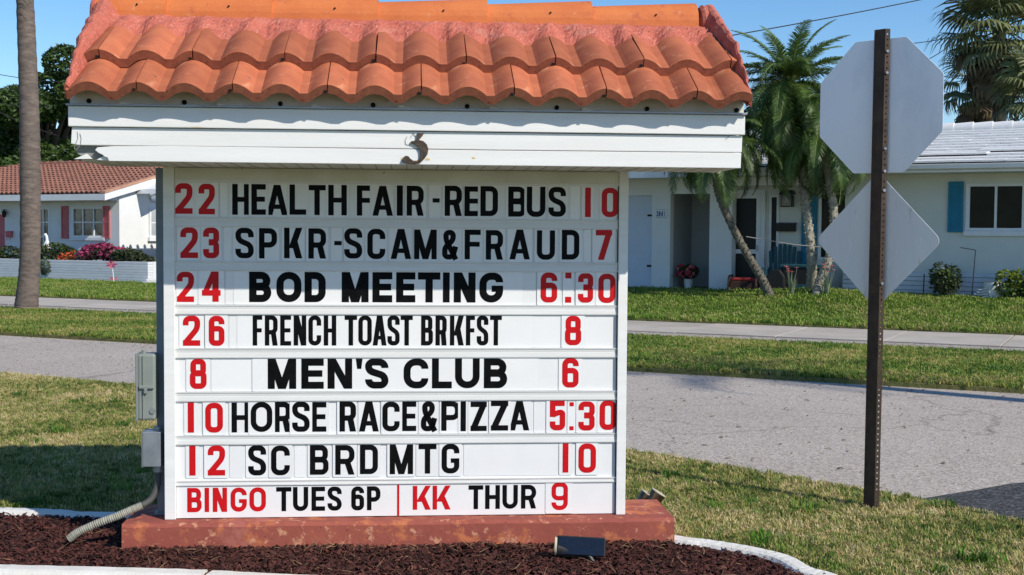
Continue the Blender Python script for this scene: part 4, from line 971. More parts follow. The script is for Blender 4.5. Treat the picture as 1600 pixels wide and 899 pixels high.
def feather_palm(name, label, base, pts, rads, crown_n, meshes, trunk_mat, group=None, elev=(-.75, 1.25), skirt=0, fruit=False, knobby=False, scl=1.0):
    t = empty(name, base, 0, label, 'palm tree', group); b = Vector(base)
    tm = trunk_mb([Vector(p)-b for p in pts], rads, 34 if knobby else 46, .10 if knobby else .035)
    if knobby:                         # old leaf-base knobs spiralling up the stem
        sp = smooth_path([Vector(p)-b for p in pts], 60); q = 0
        for i, p in enumerate(sp[:-1]):
            f = i/len(sp); r0 = rads[0]+(rads[-1]-rads[0])*f
            for a in range(4):
                an = q*2.4+a*PI/2; q += .13
                c = p+Vector((math.cos(an), math.sin(an), 0))*r0*.95; tm.blob(c, .016, .016, .020, 5, 3, .2)
    tm.build('trunk', trunk_mat, t, smooth=50)
    top = Vector(pts[-1])-b
    for i in range(crown_n):
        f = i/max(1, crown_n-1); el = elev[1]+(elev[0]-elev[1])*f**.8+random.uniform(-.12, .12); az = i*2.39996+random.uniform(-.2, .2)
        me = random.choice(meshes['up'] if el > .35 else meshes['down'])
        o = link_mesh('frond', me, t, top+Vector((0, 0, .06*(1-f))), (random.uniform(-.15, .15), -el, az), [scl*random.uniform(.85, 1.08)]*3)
    for i in range(skirt):
        el = -.75-.6*i/skirt+random.uniform(-.12, .12); link_mesh('frond', random.choice(meshes['down']), t, top-Vector((0, 0, .1+.5*i/skirt)), (random.uniform(-.2, .2), -el, i*2.39996+.9), [scl*random.uniform(.8, 1.05)]*3)
    if fruit:
        mb = MB()
        for i in range(60): mb.blob(top+Vector((-.38+random.uniform(-.07, .07), -.35+random.uniform(-.06, .06), -.12+random.uniform(-.16, .12))), .014, .014, .017, 5, 3)
        mb.build('fruit_cluster', 'fruit', t)
    return t
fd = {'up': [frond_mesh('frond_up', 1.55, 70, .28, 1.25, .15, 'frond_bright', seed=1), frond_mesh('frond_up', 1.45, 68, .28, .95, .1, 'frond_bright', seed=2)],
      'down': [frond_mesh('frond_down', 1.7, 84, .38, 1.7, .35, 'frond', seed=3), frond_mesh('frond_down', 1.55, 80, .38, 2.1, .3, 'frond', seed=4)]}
def W_(px, py, Y): return at_depth(px, py, Y)
gz = .33
yP = 24.9
base1 = W_(1204, 462, yP); base1.z = hgt(base1.x, base1.y)+.03
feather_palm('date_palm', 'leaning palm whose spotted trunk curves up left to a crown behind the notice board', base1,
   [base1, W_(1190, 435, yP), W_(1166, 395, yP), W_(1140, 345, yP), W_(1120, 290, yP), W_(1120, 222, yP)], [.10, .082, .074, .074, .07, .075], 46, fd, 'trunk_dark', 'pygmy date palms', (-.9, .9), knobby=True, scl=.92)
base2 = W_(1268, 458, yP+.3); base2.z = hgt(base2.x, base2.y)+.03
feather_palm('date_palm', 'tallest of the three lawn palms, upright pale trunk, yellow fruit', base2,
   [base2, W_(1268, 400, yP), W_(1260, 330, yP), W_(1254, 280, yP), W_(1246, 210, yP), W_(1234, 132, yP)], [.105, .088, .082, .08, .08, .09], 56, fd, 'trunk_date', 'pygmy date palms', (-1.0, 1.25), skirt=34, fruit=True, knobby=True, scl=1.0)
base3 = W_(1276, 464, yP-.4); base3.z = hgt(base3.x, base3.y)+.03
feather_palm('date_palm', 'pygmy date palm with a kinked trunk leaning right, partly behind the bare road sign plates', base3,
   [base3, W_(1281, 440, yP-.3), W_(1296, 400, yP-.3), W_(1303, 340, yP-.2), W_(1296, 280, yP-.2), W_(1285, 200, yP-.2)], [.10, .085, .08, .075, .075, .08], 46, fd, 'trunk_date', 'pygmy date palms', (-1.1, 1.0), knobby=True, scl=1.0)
# tall ringed palm at the left, its crown above the frame
bq = ground_pt(40, 488, .0)
fq = {'up': [frond_mesh('queen_frond', 3.0, 46, .6, 1.3, .2, 'frond', seed=5)], 'down': [frond_mesh('queen_frond', 2.8, 46, .6, 1.9, .3, 'frond', seed=6)]}
def WQ(px, py): return W_(px, py, bq.y)
feather_palm('queen_palm', 'tall thick grey ringed palm trunk rising out of the frame at the left', (bq.x, bq.y, 0),
   [WQ(40, 490), WQ(42, 470), WQ(47, 400), WQ(47, 250), WQ(45, 150), WQ(39, 0), WQ(34, -90), WQ(30, -190)], [.25, .215, .19, .19, .18, .16, .14, .13], 20, fq, 'trunk_gray', None, (-.6, 1.2))
# palm across the side street, outside the frame: its crown shades the road by the verge
feather_palm('queen_palm', 'tall palm across the side street, right of the road sign', (11.4, 6.75, 0), [(11.4, 6.75, 0), (11.4, 6.75, 4), (11.3, 6.75, 9.2)], [.2, .17, .14], 15, fq, 'trunk_gray', None, (-.4, 1.1), scl=.72)

# ---- fan palm behind the right-hand house
def fan_mesh(name, L_, n, spread, droop, m, seed=0):
    rr = random.Random(seed); mb = MB()
    mb.m = 1; mb.tube([(0, 0, 0), (L_*.45, 0, .05), (L_*.85, 0, -.02)], [.03, .022, .015], 4); mb.m = 0
    o = Vector((L_*.85, 0, -.02))
    for i in range(n):
        a = (i/(n-1)-.5)*spread; le = L_*rr.uniform(.85, 1.1)*(.72+.28*math.cos(a*.7)); d = Vector((math.cos(a), math.sin(a), .12*math.cos(a*2))); s = Vector((-math.sin(a), math.cos(a), 0))
        p1 = o+d*le*.5; p2 = p1+(d-Vector((0, 0, droop*rr.uniform(.7, 1.2)))).normalized()*le*.28; p3 = p2+(d*.4-Vector((0, 0, droop*rr.uniform(.9, 1.9)))).normalized()*le*.30
        w0, w1 = .012, .040
        mb.face([o-s*w0, o+s*w0, p1+s*w1, p1-s*w1]); mb.face([p1-s*w1, p1+s*w1, p2+s*w1*.7, p2-s*w1*.7]); mb.face([p2-s*w1*.7, p2+s*w1*.7, p3])
    return mb.mesh(name, [m, 'frond_stem'])
FL = [fan_mesh('fan_leaf', 1.15, 26, 3.9, .55, 'fan_leaf', 1), fan_mesh('fan_leaf', 1.05, 26, 3.6, .9, 'fan_leaf', 2)]
FD = [fan_mesh('dead_leaf', .95, 20, 2.2, 2.2, 'fan_dead', 3), fan_mesh('dead_leaf', 1.05, 20, 1.8, 1.7, 'fan_dead', 4)]
def fan_palm(label, px, pyc, Y, nleaf, ndead, s=1.0, group=None):
    top = W_(px, pyc, Y); b = (top.x, top.y, 0); t = empty('fan_palm', b, 0, label, 'palm tree', group)
    trunk_mb([(0, 0, 0), (.05, 0, top.z*.5), (0, 0, top.z)], [.24, .19, .17], 30, .06).build('trunk', 'bark', t, smooth=50)
    for i in range(nleaf):
        f = i/nleaf; el = 1.25-1.9*f+random.uniform(-.15, .15)
        link_mesh('leaf', FL[i % 2], t, (0, 0, top.z), (random.uniform(-.3, .3), -el, i*2.39996), [s*random.uniform(.85, 1.1)]*3)
    for i in range(ndead):
        f = i/ndead; el = -.55-.85*f+random.uniform(-.12, .12)
        link_mesh('dead_leaf', FD[i % 2], t, (0, 0, top.z-.1-f*.5), (random.uniform(-.3, .3), -el, i*2.39996+.7), [s*random.uniform(.8, 1.1)]*3)
    return t
fan_palm('ragged fan palm with drooping grey-green leaves and a brown dead skirt behind the white roof', 1562, 48, 36.0, 34, 30, 1.0)
fan_palm('lower fan palm just clearing the white roof at the right edge', 1622, 150, 34.0, 26, 14, .8)
fan_palm('small fan palm crown hanging low against the same trunk above the white roof ridge', 1528, 128, 38.0, 14, 22, .75)

def leaf_cloud(blobs, n, size, m2frac=.4, seed=0, flat=.5):
    rr = random.Random(seed); mb = MB()
    tot = sum(b[3]*b[4]*b[5] for b in blobs)
    for (x, y, z, a, b, c) in blobs:
        k = int(n*a*b*c/tot)
        for _ in range(k):
            while True:
                u = Vector((rr.uniform(-1, 1), rr.uniform(-1, 1), rr.uniform(-1, 1)))
                if .12 < u.length < 1: break
            u = u.normalized()*(u.length**.45)
            p = Vector((x+u.x*a, y+u.y*b, z+u.z*c)); d = Vector((rr.gauss(0, 1), rr.gauss(0, 1), rr.gauss(0, .6))).normalized(); e = d.cross(Vector((rr.gauss(0, 1), rr.gauss(0, 1), rr.gauss(0, 1)))).normalized()
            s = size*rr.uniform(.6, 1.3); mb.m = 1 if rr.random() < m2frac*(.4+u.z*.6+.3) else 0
            mb.face([p-d*s, p+e*s*.45, p+d*s, p-e*s*.45])
    return mb
def leafy_tree(name, label, base, H, spread, n, size, mats, seed, group=None, lobes=14, zlo=.35):
    t = empty(name, base, 0, label, 'tree', group); rr = random.Random(seed); tb = MB()
    tb.tube([(0, 0, -.1), (.05, .05, H*.25), (0, .1, H*.45)], [H*.045, H*.035, H*.028], 10); bl = []
    for i in range(lobes):
        a = i*2.4; r = spread*math.sqrt((i+.5)/lobes)*.8; z = H*(zlo+(.92-zlo)*rr.random())*(1-.25*(r/spread)**2); s = spread*rr.uniform(.22, .36)
        c = (r*math.cos(a), r*math.sin(a), z); bl.append((*c, s, s, s*.8)); tb.tube([(0, .1, H*.35), (c[0]*.5, c[1]*.5, H*.35+(z-H*.35)*.6), c], [H*.018, H*.011, .02], 5)
    tb.build('trunk', 'bark', t, smooth=50)
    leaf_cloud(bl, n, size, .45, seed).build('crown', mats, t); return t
def shrub(name, label, base, r, h, n, size, mats, seed, cat='shrub', group=None, stem=True, blobs=None, m2=.4):
    t = empty(name, base, 0, label, cat, group); rr = random.Random(seed)
    bl = blobs or [(r*.45*math.cos(i*2.1), r*.45*math.sin(i*2.1), h*(.45+.25*rr.random()), r*.62, r*.62, h*.38) for i in range(6)]
    if stem:
        tb = MB()
        for i in range(5): a = i*1.3; tb.tube([(0, 0, 0), (r*.25*math.cos(a), r*.25*math.sin(a), h*.35), (r*.5*math.cos(a), r*.5*math.sin(a), h*.7)], [.025, .018, .008], 5)
        tb.build('stem', 'bark', t)
    leaf_cloud(bl, n, size, m2, seed).build('foliage', mats, t); return t
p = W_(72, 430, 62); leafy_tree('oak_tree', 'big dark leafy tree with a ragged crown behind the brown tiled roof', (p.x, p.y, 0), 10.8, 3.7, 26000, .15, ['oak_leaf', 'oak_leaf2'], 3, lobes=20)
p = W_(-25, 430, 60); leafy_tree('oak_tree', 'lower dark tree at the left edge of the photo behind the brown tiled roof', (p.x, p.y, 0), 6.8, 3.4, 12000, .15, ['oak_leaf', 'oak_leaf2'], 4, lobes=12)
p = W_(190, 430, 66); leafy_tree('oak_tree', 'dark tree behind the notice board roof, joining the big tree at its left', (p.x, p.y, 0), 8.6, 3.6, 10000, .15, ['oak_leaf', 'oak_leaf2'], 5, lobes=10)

# ================================================================ houses
def wallgrid(mb, x0, x1, z0, z1, ya, yb, holes):
    xs = sorted({x0, x1, *[h[0] for h in holes], *[h[1] for h in holes]}); zs = sorted({z0, z1, *[h[2] for h in holes], *[h[3] for h in holes]})
    xs = [x for x in xs if x0 <= x <= x1]; zs = [z for z in zs if z0 <= z <= z1]
    for i in range(len(xs)-1):
        for j in range(len(zs)-1):
            cx, cz = (xs[i]+xs[i+1])/2, (zs[j]+zs[j+1])/2
            if any(h[0] < cx < h[1] and h[2] < cz < h[3] for h in holes): continue
            a, b, c, d = xs[i], xs[i+1], zs[j], zs[j+1]
            mb.face([(a, ya, c), (b, ya, c), (b, ya, d), (a, ya, d)]); mb.face([(a, yb, c), (b, yb, c), (b, yb, d), (a, yb, d)])
    for h in holes:
        a, b, c, d = max(h[0], x0), min(h[1], x1), max(h[2], z0), min(h[3], z1)
        mb.face([(a, ya, c), (a, yb, c), (a, yb, d), (a, ya, d)]); mb.face([(b, ya, c), (b, yb, c), (b, yb, d), (b, ya, d)])
        mb.face([(a, ya, d), (a, yb, d), (b, yb, d), (b, ya, d)]); mb.face([(a, ya, c), (a, yb, c), (b, yb, c), (b, ya, c)])
    for x in (x0, x1): mb.face([(x, ya, z0), (x, yb, z0), (x, yb, z1), (x, ya, z1)])
    return mb
# ---------- right house
A = HOUSE; FZ = .30; EZ = 2.80
hr = empty('white_house', A.loc, A.rz, 'white house number 3841 with a white tile roof, shaded porch and blue shutters', 'house')
hx = lambda px, c=0: A.x(px, 400, c)
hz = lambda px, py, c=0: A.z(px, py, c)
xg = hx(1018); xc1, xc2 = hx(1046.5), hx(1108); xp = hx(1143); xw = hx(1319); XL, XR = -11.0, 14.0
dz = hz(1000, 306); az_ = hz(1077, 303)
wl = MB(); wallgrid(wl, XL, xp, FZ-.1, EZ, 0, .2, [(xg-2.35, xg, FZ-.1, dz), (xc1, xc2, FZ-.1, az_)]); wl.build('front_wall', 'stucco', hr)
wx0, wx1 = hx(1509), hx(1600); wz0, wz1 = hz(1550, 361), hz(1550, 287)
wr = MB(); wallgrid(wr, xw, XR, FZ+.55, EZ, 0, .2, [(wx0, wx1, wz0, wz1)]); wr.build('wing_wall', 'stucco_cream', hr)
rc = MB(); PY = .30
dx0, dx1 = hx(1143, PY)-.06, hx(1189, PY)
rc.box(xp-.1, xw+.2, PY, PY+.15, FZ-.1, EZ)
rc.build('porch_wall', 'stucco_cream', hr)
MB().box(xp-.2, xp-.001, .2005, PY, FZ-.1, EZ).build('porch_side_wall', 'stucco_cream', hr)
MB().box(xw+.001, xw+.2, .2005, PY, FZ-.1, EZ).build('porch_side_wall', 'stucco_cream', hr)
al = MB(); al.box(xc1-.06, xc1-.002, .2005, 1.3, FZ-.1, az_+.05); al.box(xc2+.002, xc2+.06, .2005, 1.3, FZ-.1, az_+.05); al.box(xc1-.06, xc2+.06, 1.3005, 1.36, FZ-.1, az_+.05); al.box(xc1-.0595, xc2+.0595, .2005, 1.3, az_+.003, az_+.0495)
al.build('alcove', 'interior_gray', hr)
MB().box(hx(1110)-.001, hx(1110)+.0005, .22, .23, 1.2, 1.21) if False else None
sh = MB(); sh.box(XL, XR, 8.8, 9.0, FZ-.1, EZ); sh.box(XL, XL+.2, .201, 8.8, FZ-.1, EZ); sh.box(XR-.2, XR, .201, 8.8, FZ-.1, EZ); sh.build('rear_wall', 'stucco', hr)
MB().box(XL-.1, XR, -.06, PY-.001, FZ-.25, FZ-.001).build('porch_floor', 'concrete', hr) if False else MB().box(XL, xw-.05, -.62, PY-.001, FZ-.25, FZ).build('porch_floor', 'concrete', hr)
# white foundation courses under the wing
n = 8; ch = (FZ+.55-(.12))/n
for i in range(n):
    z0 = .12+ch*i; off_ = .45*(i % 2)
    mb = MB(); mb.box(xw-.02, XR, -.022, -.001, z0+.006, z0+ch-.004); mb.build('brick_course', 'brick_white', hr, bevel=.004)
MB().box(xw, XR, 0, .2, .0, FZ+.549).build('foundation', 'roof_gap', hr)
# garage side door with strap hinges
gd = MB().box(xg-2.34, xg-.004, .08, .12, FZ, dz-.004).build('garage_door', 'garage', hr)
pl = MB()
for i in range(1, 5):
    z = FZ+(dz-FZ)*i/5; pl.box(xg-2.33, xg-.01, .0785, .0795, z, z+.012)
pl.build('panel_groove', 'card_edge', gd)
for py in (337, 416):
    z = hz(1012, py); MB().box(hx(1009), xg-.006, .066, .0798, z-.02, z+.025).build('strap_hinge', 'lantern', gd)
# number plaque 3841
a, b = hx(1024), hx(1041); z0, z1 = hz(1032, 341), hz(1032, 327)
pq = MB().box(a, b, -.022, -.0005, z0, z1).build('number_plaque', 'trim_white', hr, bevel=.004)
bw = (b-a)
for i, chh in enumerate('3841'):
    glyph_mesh(chh, .040 if chh != '1' else .014, .115, .016, .8, a+bw*(.10+.21*i)+(.015 if chh == '1' else 0), z0+.035, -.0245, -.022).build('digit', 'number_blue', pq)
fr = MB(); fr.box(a+.01, b-.01, -.0235, -.0221, z1-.014, z1-.008); fr.box(a+.01, b-.01, -.0235, -.0221, z0+.008, z0+.014); fr.build('plaque_border', 'number_blue', pq)
# front door of the porch with dark screen
dt = hz(1172, 303, PY); yd = PY
ff = MB(); wallgrid(ff, dx0-.09, dx1+.09, FZ, dt+.08, yd-.05, yd-.002, [(dx0, dx1, FZ+.02, dt)]); df = ff.build('door_frame', 'trim_white', hr)
d = MB(); d1 = FZ+.08; wallgrid(d, dx0+.005, dx1-.005, FZ+.02, dt-.005, yd-.045, yd-.015, [(dx0+.07, dx1-.10, FZ+.16, FZ+.86), (dx0+.07, dx1-.10, FZ+.95, dt-.10)])
dd = d.build('screen_door', 'trim_white', hr)
MB().box(dx0+.09, dx1-.09, yd-.030, yd-.024, FZ+.15, dt-.09).build('screen', 'screen', dd)
MB().tube([(dx1-.06, yd-.05, FZ+.92), (dx1-.06, yd-.09, FZ+.92), (dx1-.06, yd-.09, FZ+1.04)], .012, 6).build('handle', 'galv', dd)
a, b = hx(1205, PY), hx(1213, PY); sfm = MB(); wallgrid(sfm, a-.05, b+.05, FZ+.6, dt-.02, yd-.03, yd-.001, [(a, b, FZ+.66, dt-.08)]); sf = sfm.build('side_window', 'trim_white', hr); MB().box(a, b, yd-.012, yd-.004, FZ+.66, dt-.08).build('pane', 'screen', sf)
a, b = hx(1252, PY), hx(1276, PY); MB().box(a, b, yd-.03, yd-.001, FZ+.35, dt-.02).build('shutter', 'teal', hr, label='teal shutter inside the porch')
a, b = hx(1283, PY), hx(1312, PY); sfm = MB(); wallgrid(sfm, a-.06, b+.3, FZ+.75, dt+.02, yd-.03, yd-.001, [(a, b+.24, FZ+.81, dt-.04)]); sf = sfm.build('porch_window', 'trim_white', hr); MB().box(a, b+.24, yd-.012, yd-.004, FZ+.81, dt-.04).build('pane', 'glass', sf)
# wing window, sill, shutters
def window(x0, x1, z0, z1, parent, nv, nh, fmat='trim_white', gmat='glass', y=0.0, fw_=.055, name='window', sill=True, split=None):
    f = MB(); f.box(x0-fw_*.4, x0+fw_, y-.018, y+.07, z0, z1); f.box(x1-fw_, x1+fw_*.4, y-.018, y+.07, z0, z1); f.box(x0+fw_, x1-fw_, y-.0175, y+.069, z0, z0+fw_); f.box(x0+fw_, x1-fw_, y-.0175, y+.069, z1-fw_, z1)
    o = f.build(name, fmat, parent, bevel=.004)
    mb = MB()
    for i in range(1, nv): x = x0+(x1-x0)*i/nv; mb.box(x-.022, x+.022, y-.004, y+.055, z0+fw_+.001, z1-fw_-.001)
    for j in range(1, nh): z = z0+(z1-z0)*j/nh; mb.box(x0+fw_+.001, x1-fw_-.001, y-.0015, y+.05, z-.018, z+.018)
    if nv > 1 or nh > 1: mb.build('mullion', fmat, o)
    for i in range(nv):
        for j in range(nh):
            a, b = x0+(x1-x0)*i/nv+.02, x0+(x1-x0)*(i+1)/nv-.02; c, d = z0+(z1-z0)*j/nh+.016, z0+(z1-z0)*(j+1)/nh-.016
            MB().box(a, b, y+.030+.002*((i+j) % 2), y+.036+.002*((i+j) % 2), c, d).build('pane', gmat, o)
    if sill: MB().box(x0-.05, x1+.05, y-.06, y+.02, z0-.10, z0-.003).build('sill', fmat, o, bevel=.005)
    return o
window(wx0, wx1, wz0, wz1, hr, 2, 1)
def shutter(x0, x1, z0, z1, parent, m):
    f = MB(); wallgrid(f, x0, x1, z0, z1, -.045, -.024, [(x0+.05, x1-.05, z0+.07, (z0+z1)/2-.03), (x0+.05, x1-.05, (z0+z1)/2+.03, z1-.07)]); f.box(x0+.002, x1-.002, -.0238, -.002, z0+.002, z1-.002)
    o = f.build('shutter', m, parent); s = MB(); k = int((z1-z0)/.06)
    for i in range(2, k-1):
        z = z0+(z1-z0)*i/k
        s.box(x0+.051, x1-.051, -.037, -.0245, z-.012, z+.012)
    s.build('louvre', m, o); return o
shutter(hx(1480), hx(1504), hz(1490, 363), hz(1490, 284), hr, 'teal'); shutter(wx1+.04, wx1+.42, hz(1490, 363), hz(1490, 284), hr, 'teal')
# eaves: fascia, gutter, soffit; roof planes with courses of flat white tiles
OV = .78; ye = -OV; RIDGE_Y = 4.3; zr = A.z(1520, 192, RIDGE_Y)-.13; rise = (zr-EZ-.20)/(RIDGE_Y-ye)
MB().box(XL, XR+.3, ye+.04, RIDGE_Y, EZ-.02, EZ+.0).build('soffit', 'stucco_cream', hr)
MB().box(XL, XR+.3, ye, ye+.03, EZ-.015, EZ+.15).build('fascia', 'trim_white', hr)
gt = MB(); gt.prism([(ye-.001, EZ+.02), (ye-.10, EZ+.05), (ye-.12, EZ+.13), (ye-.105, EZ+.135), (ye-.001, EZ+.135)], hx(1150, ye), XR+.3, 'x'); gt.build('gutter', 'trim_white', hr)
MB().box(xp, xw, -.10, .12, EZ-.20, EZ-.021).build('porch_beam', 'trim_white', hr, bevel=.01)
rf = MB()
rf.face([(XL, ye-.02, EZ+.14), (XR+.3, ye-.02, EZ+.14), (XR+.3, RIDGE_Y, zr-.05), (XL, RIDGE_Y, zr-.05)])
rf.face([(XL, RIDGE_Y, zr-.05), (XR+.3, RIDGE_Y, zr-.05), (XR+.3, 2*RIDGE_Y-ye, EZ+.14), (XL, 2*RIDGE_Y-ye, EZ+.14)])
rf.face([(XL, ye-.02, EZ+.14), (XL, RIDGE_Y, zr-.05), (XL, 2*RIDGE_Y-ye, EZ+.14)]); rf.face([(XR+.3, ye-.02, EZ+.14), (XR+.3, RIDGE_Y, zr-.05), (XR+.3, 2*RIDGE_Y-ye, EZ+.14)])
rf.build('roof_deck', 'roof_gap', hr)
ra = math.atan(rise); cr_, sr_ = math.cos(ra), math.sin(ra); SL = (RIDGE_Y-ye)/cr_; NC = 12; ex = SL/NC; tw_ = .46
tm = MB(); Mt = Matrix.Rotation(ra-.085, 4, 'X'); tm.box(.004, tw_-.004, -.03, ex+.02, .0, .034, Mt); tmesh = tm.mesh('flat_tile', 'roof_white')
x_lo, x_hi = hx(1130, 0)-.2, 9.4
nt_ = 0; rest = MB()
for r_ in range(NC):
    y = ye-.05+r_*ex*cr_; z = EZ+.165+r_*ex*sr_; k = 0; x = XL+(.23 if r_ % 2 else 0)
    while x < XR:
        if x_lo < x < x_hi and nt_ < 298:
            dz_ = random.uniform(0, .006)
            # the repaired line of tiles sits proud, stepping up the roof to the right
            if abs((x-(hx(1452)))-(r_-2.0)*1.25) < .62 and 2 <= r_ <= 6 and x > 4: dz_ = .028
            o = link_mesh('roof_tile', tmesh, hr, (x, y, z+dz_), (0, 0, random.uniform(-.004, .004))); nt_ += 1
        else: rest.box(.004, tw_-.004, -.03, ex+.02, .0, .034, Matrix.Translation((x, y, z)) @ Mt)
        x += tw_
rest.build('outer_roof_tiles', 'roof_white', hr, kind='stuff')
rm = MB(); rm.tube([(0, 0, 0), (.44, 0, .014)], [.135, .15], 12); rme = rm.mesh('ridge_cap', 'roof_white', 40)
x = x_lo-.5
while x < 9.8: link_mesh('ridge_cap', rme, hr, (x, RIDGE_Y, zr-.01)); x += .42
MB().tube([(XL, RIDGE_Y, zr-.02), (x_lo-.5, RIDGE_Y, zr-.02)], .13, 10).build('ridge_run', 'roof_white', hr); MB().tube([(9.8, RIDGE_Y, zr-.02), (XR+.3, RIDGE_Y, zr-.02)], .13, 10).build('ridge_run', 'roof_white', hr)
# raised gable end at the left of the house front (bright lit soffit corner beside the board)
a, b = hx(960, -1.0), hx(1043, -1.0)
zA, zB = hz(1000, 277, -1.0), hz(1000, 262, -1.0)
MB().box(a-1.5, b, -1.03, -.93, zA-.02, zB+.10).build('entry_fascia', 'trim_white', hr)

# ---- things on and by the right house
def wp(fr_, x, y, z): return fr_.M @ Vector((x, y, z))
def T(fr_, name, x, y, z, label, cat, group=None, rz=0): return empty(name, wp(fr_, x, y, z), fr_.rz+rz, label, cat, group)
x = hx(1229, PY-.2); z = hz(1229, 322, PY-.2)
t = T(A, 'porch_lantern', x, PY-.2, z, 'black box lantern hanging on the porch wall above the mailbox', 'lantern')
mb = MB(); mb.prism([(-.16, .24), (.16, .24), (.11, .33), (-.11, .33)], -.1, .1); mb.box(-.03, .03, .1, .2, .25, .31); mb.build('hood', 'lantern', t)
mb = MB()
for sx in (-.12, .105):
    for sy in (-.08, .065): mb.box(sx, sx+.015, sy, sy+.015, 0, .24)
mb.box(-.125, .125, -.085, .085, -.02, .0); mb.build('cage', 'lantern', t); MB().box(-.10, .10, -.065, .06, .002, .238).build('pane', 'glass2', t)
x = hx(1228, PY-.06); z = hz(1228, 362, PY-.06); t = T(A, 'mailbox', x, PY-.06, z, 'black wall mailbox below the porch lantern', 'mailbox')
MB().box(-.20, .20, -.08, .06, 0, .17).build('body', 'lantern', t, bevel=.01); MB().prism([(-.09, .15), (.061, .15), (.061, .19), (-.09, .172)], -.205, .205, 'x').build('lid', 'lantern', t)
# potted flowers in the alcove
x = hx(1076, .35); t = T(A, 'potted_flowers', x, .35, FZ, 'white vase of dark red and pink flowers standing in the wall alcove', 'potted plant')
mb = MB(); mb.tube([(0, 0, 0), (0, 0, .12), (0, 0, .26), (0, 0, .28)], [.075, .085, .10, .095], 14); mb.build('pot', 'white_stone', t, smooth=40)
leaf_cloud([(0, 0, .44, .24, .2, .16), (.1, 0, .5, .14, .12, .1), (-.12, 0, .42, .14, .12, .1)], 500, .04, .35, 9).build('foliage', ['shrub_leaf', 'oak_leaf2'], t)
mb = MB(); rr = random.Random(4)
for i in range(34):
    a, r = rr.uniform(0, 2*PI), .24*math.sqrt(rr.random()); mb.m = 0 if i % 4 else 1; mb.blob((r*math.cos(a), -.12+.5*r*math.sin(a)-.06, .46+rr.uniform(-.12, .14)), .034, .03, .03, 6, 4, .3)
mb.build('blossom', ['redflower', 'pinkflower'], t)
# wicker bench with red cushion
x = hx(1162, -.35); t = T(A, 'wicker_ottoman', x, -.30, FZ, 'dark wicker stool with a faded red cushion at the foot of the leaning palm', 'stool', rz=R(8))
for sx in (-.30, .27):
    mb = MB(); mb.tube([(sx, -.2, 0), (sx+.01, -.2, .34), (sx+.02, -.16, .40), (sx+.02, .16, .40), (sx+.01, .2, .34), (sx, .2, 0)], .022, 6); mb.build('side_frame', 'wicker', t, smooth=50)
MB().box(-.28, .28, -.19, .19, .10, .30).build('woven_body', 'wicker', t, bevel=.02); MB().box(-.27, .27, -.185, .185, .302, .365).build('cushion', 'red_cushion', t, bevel=.02)
# fan-backed porch chairs
def adirondack(x, y, label, rz, m, s=1.0):
    t = T(A, 'fan_back_chair', x, y, FZ, label, 'chair', rz=rz)
    for i in range(7):
        f = (i-3)/3; mb = MB(); h = 1.12-.16*f*f; mb.box(-.038, .038, -.012, .012, .30, h); o = mb.build('back_slat', m, t, bevel=.004, loc=(f*.24, .22+.02*abs(f), 0), rot=(R(-14), f*.06, 0))
    for i in range(5): MB().box(-.26, .26, -.30+i*.11, -.21+i*.11, .36-i*.02, .38-i*.02).build('seat_slat', m, t)
    for sx in (-1, 1):
        MB().box(sx*.33-.055, sx*.33+.055, -.34, .22, .56, .585).build('armrest', m, t, bevel=.004)
        MB().box(sx*.30-.02, sx*.30+.02, -.31, -.22, 0, .559).build('leg', m, t); MB().box(sx*.30-.018, sx*.30+.018, .12, .20, 0, .559).build('leg', m, t)
    return t
adirondack(hx(1222, -.32), -.32, 'teal fan-backed wooden chair on the porch under the mailbox', R(10), 'teal_chair')
# dark covered grill cart with teal shelf tops
x = hx(1254, -.62); t = T(A, 'porch_cart', x, -.60, FZ, 'black cart with pale teal shelves on the porch behind the upright palm trunk', 'cart')
MB().box(-.42, .48, -.2, .2, .62, .67).build('top_shelf', 'teal_chair', t, bevel=.005); MB().box(-.36, .45, -.18, .18, .16, .6).build('body', 'black_plastic', t, bevel=.01)
MB().box(-.05, .5, -.26, -.185, .20, .27).build('lower_shelf', 'teal_chair', t)
for sx in (-.40, .43):
    for sy in (-.17, .14): MB().box(sx, sx+.03, sy, sy+.03, 0, .619).build('leg', 'black_plastic', t)
x = hx(1217, -.66); t = T(A, 'covered_grill', x, -.66, FZ, 'low black covered grill left of the porch cart', 'grill'); MB().prism([(-.22, 0), (.20, 0), (.18, .42), (.08, .56), (-.10, .56), (-.20, .44)], -.2, .2).build('cover', 'black_plastic', t, bevel=.03)
# washing line / rail between the palms
a = W_(1166, 370, 24.85); b = W_(1306, 389, 24.7); pm_ = (a+b)/2; ln = MB(); ln.tube([a-pm_, (a-pm_)*.0-Vector((0, 0, .03)), b-pm_], .010, 6); o = ln.build('tie_line', 'rope', loc=pm_, label='thin pale line tied between the leaning palm and the upright palm', cat='rope')
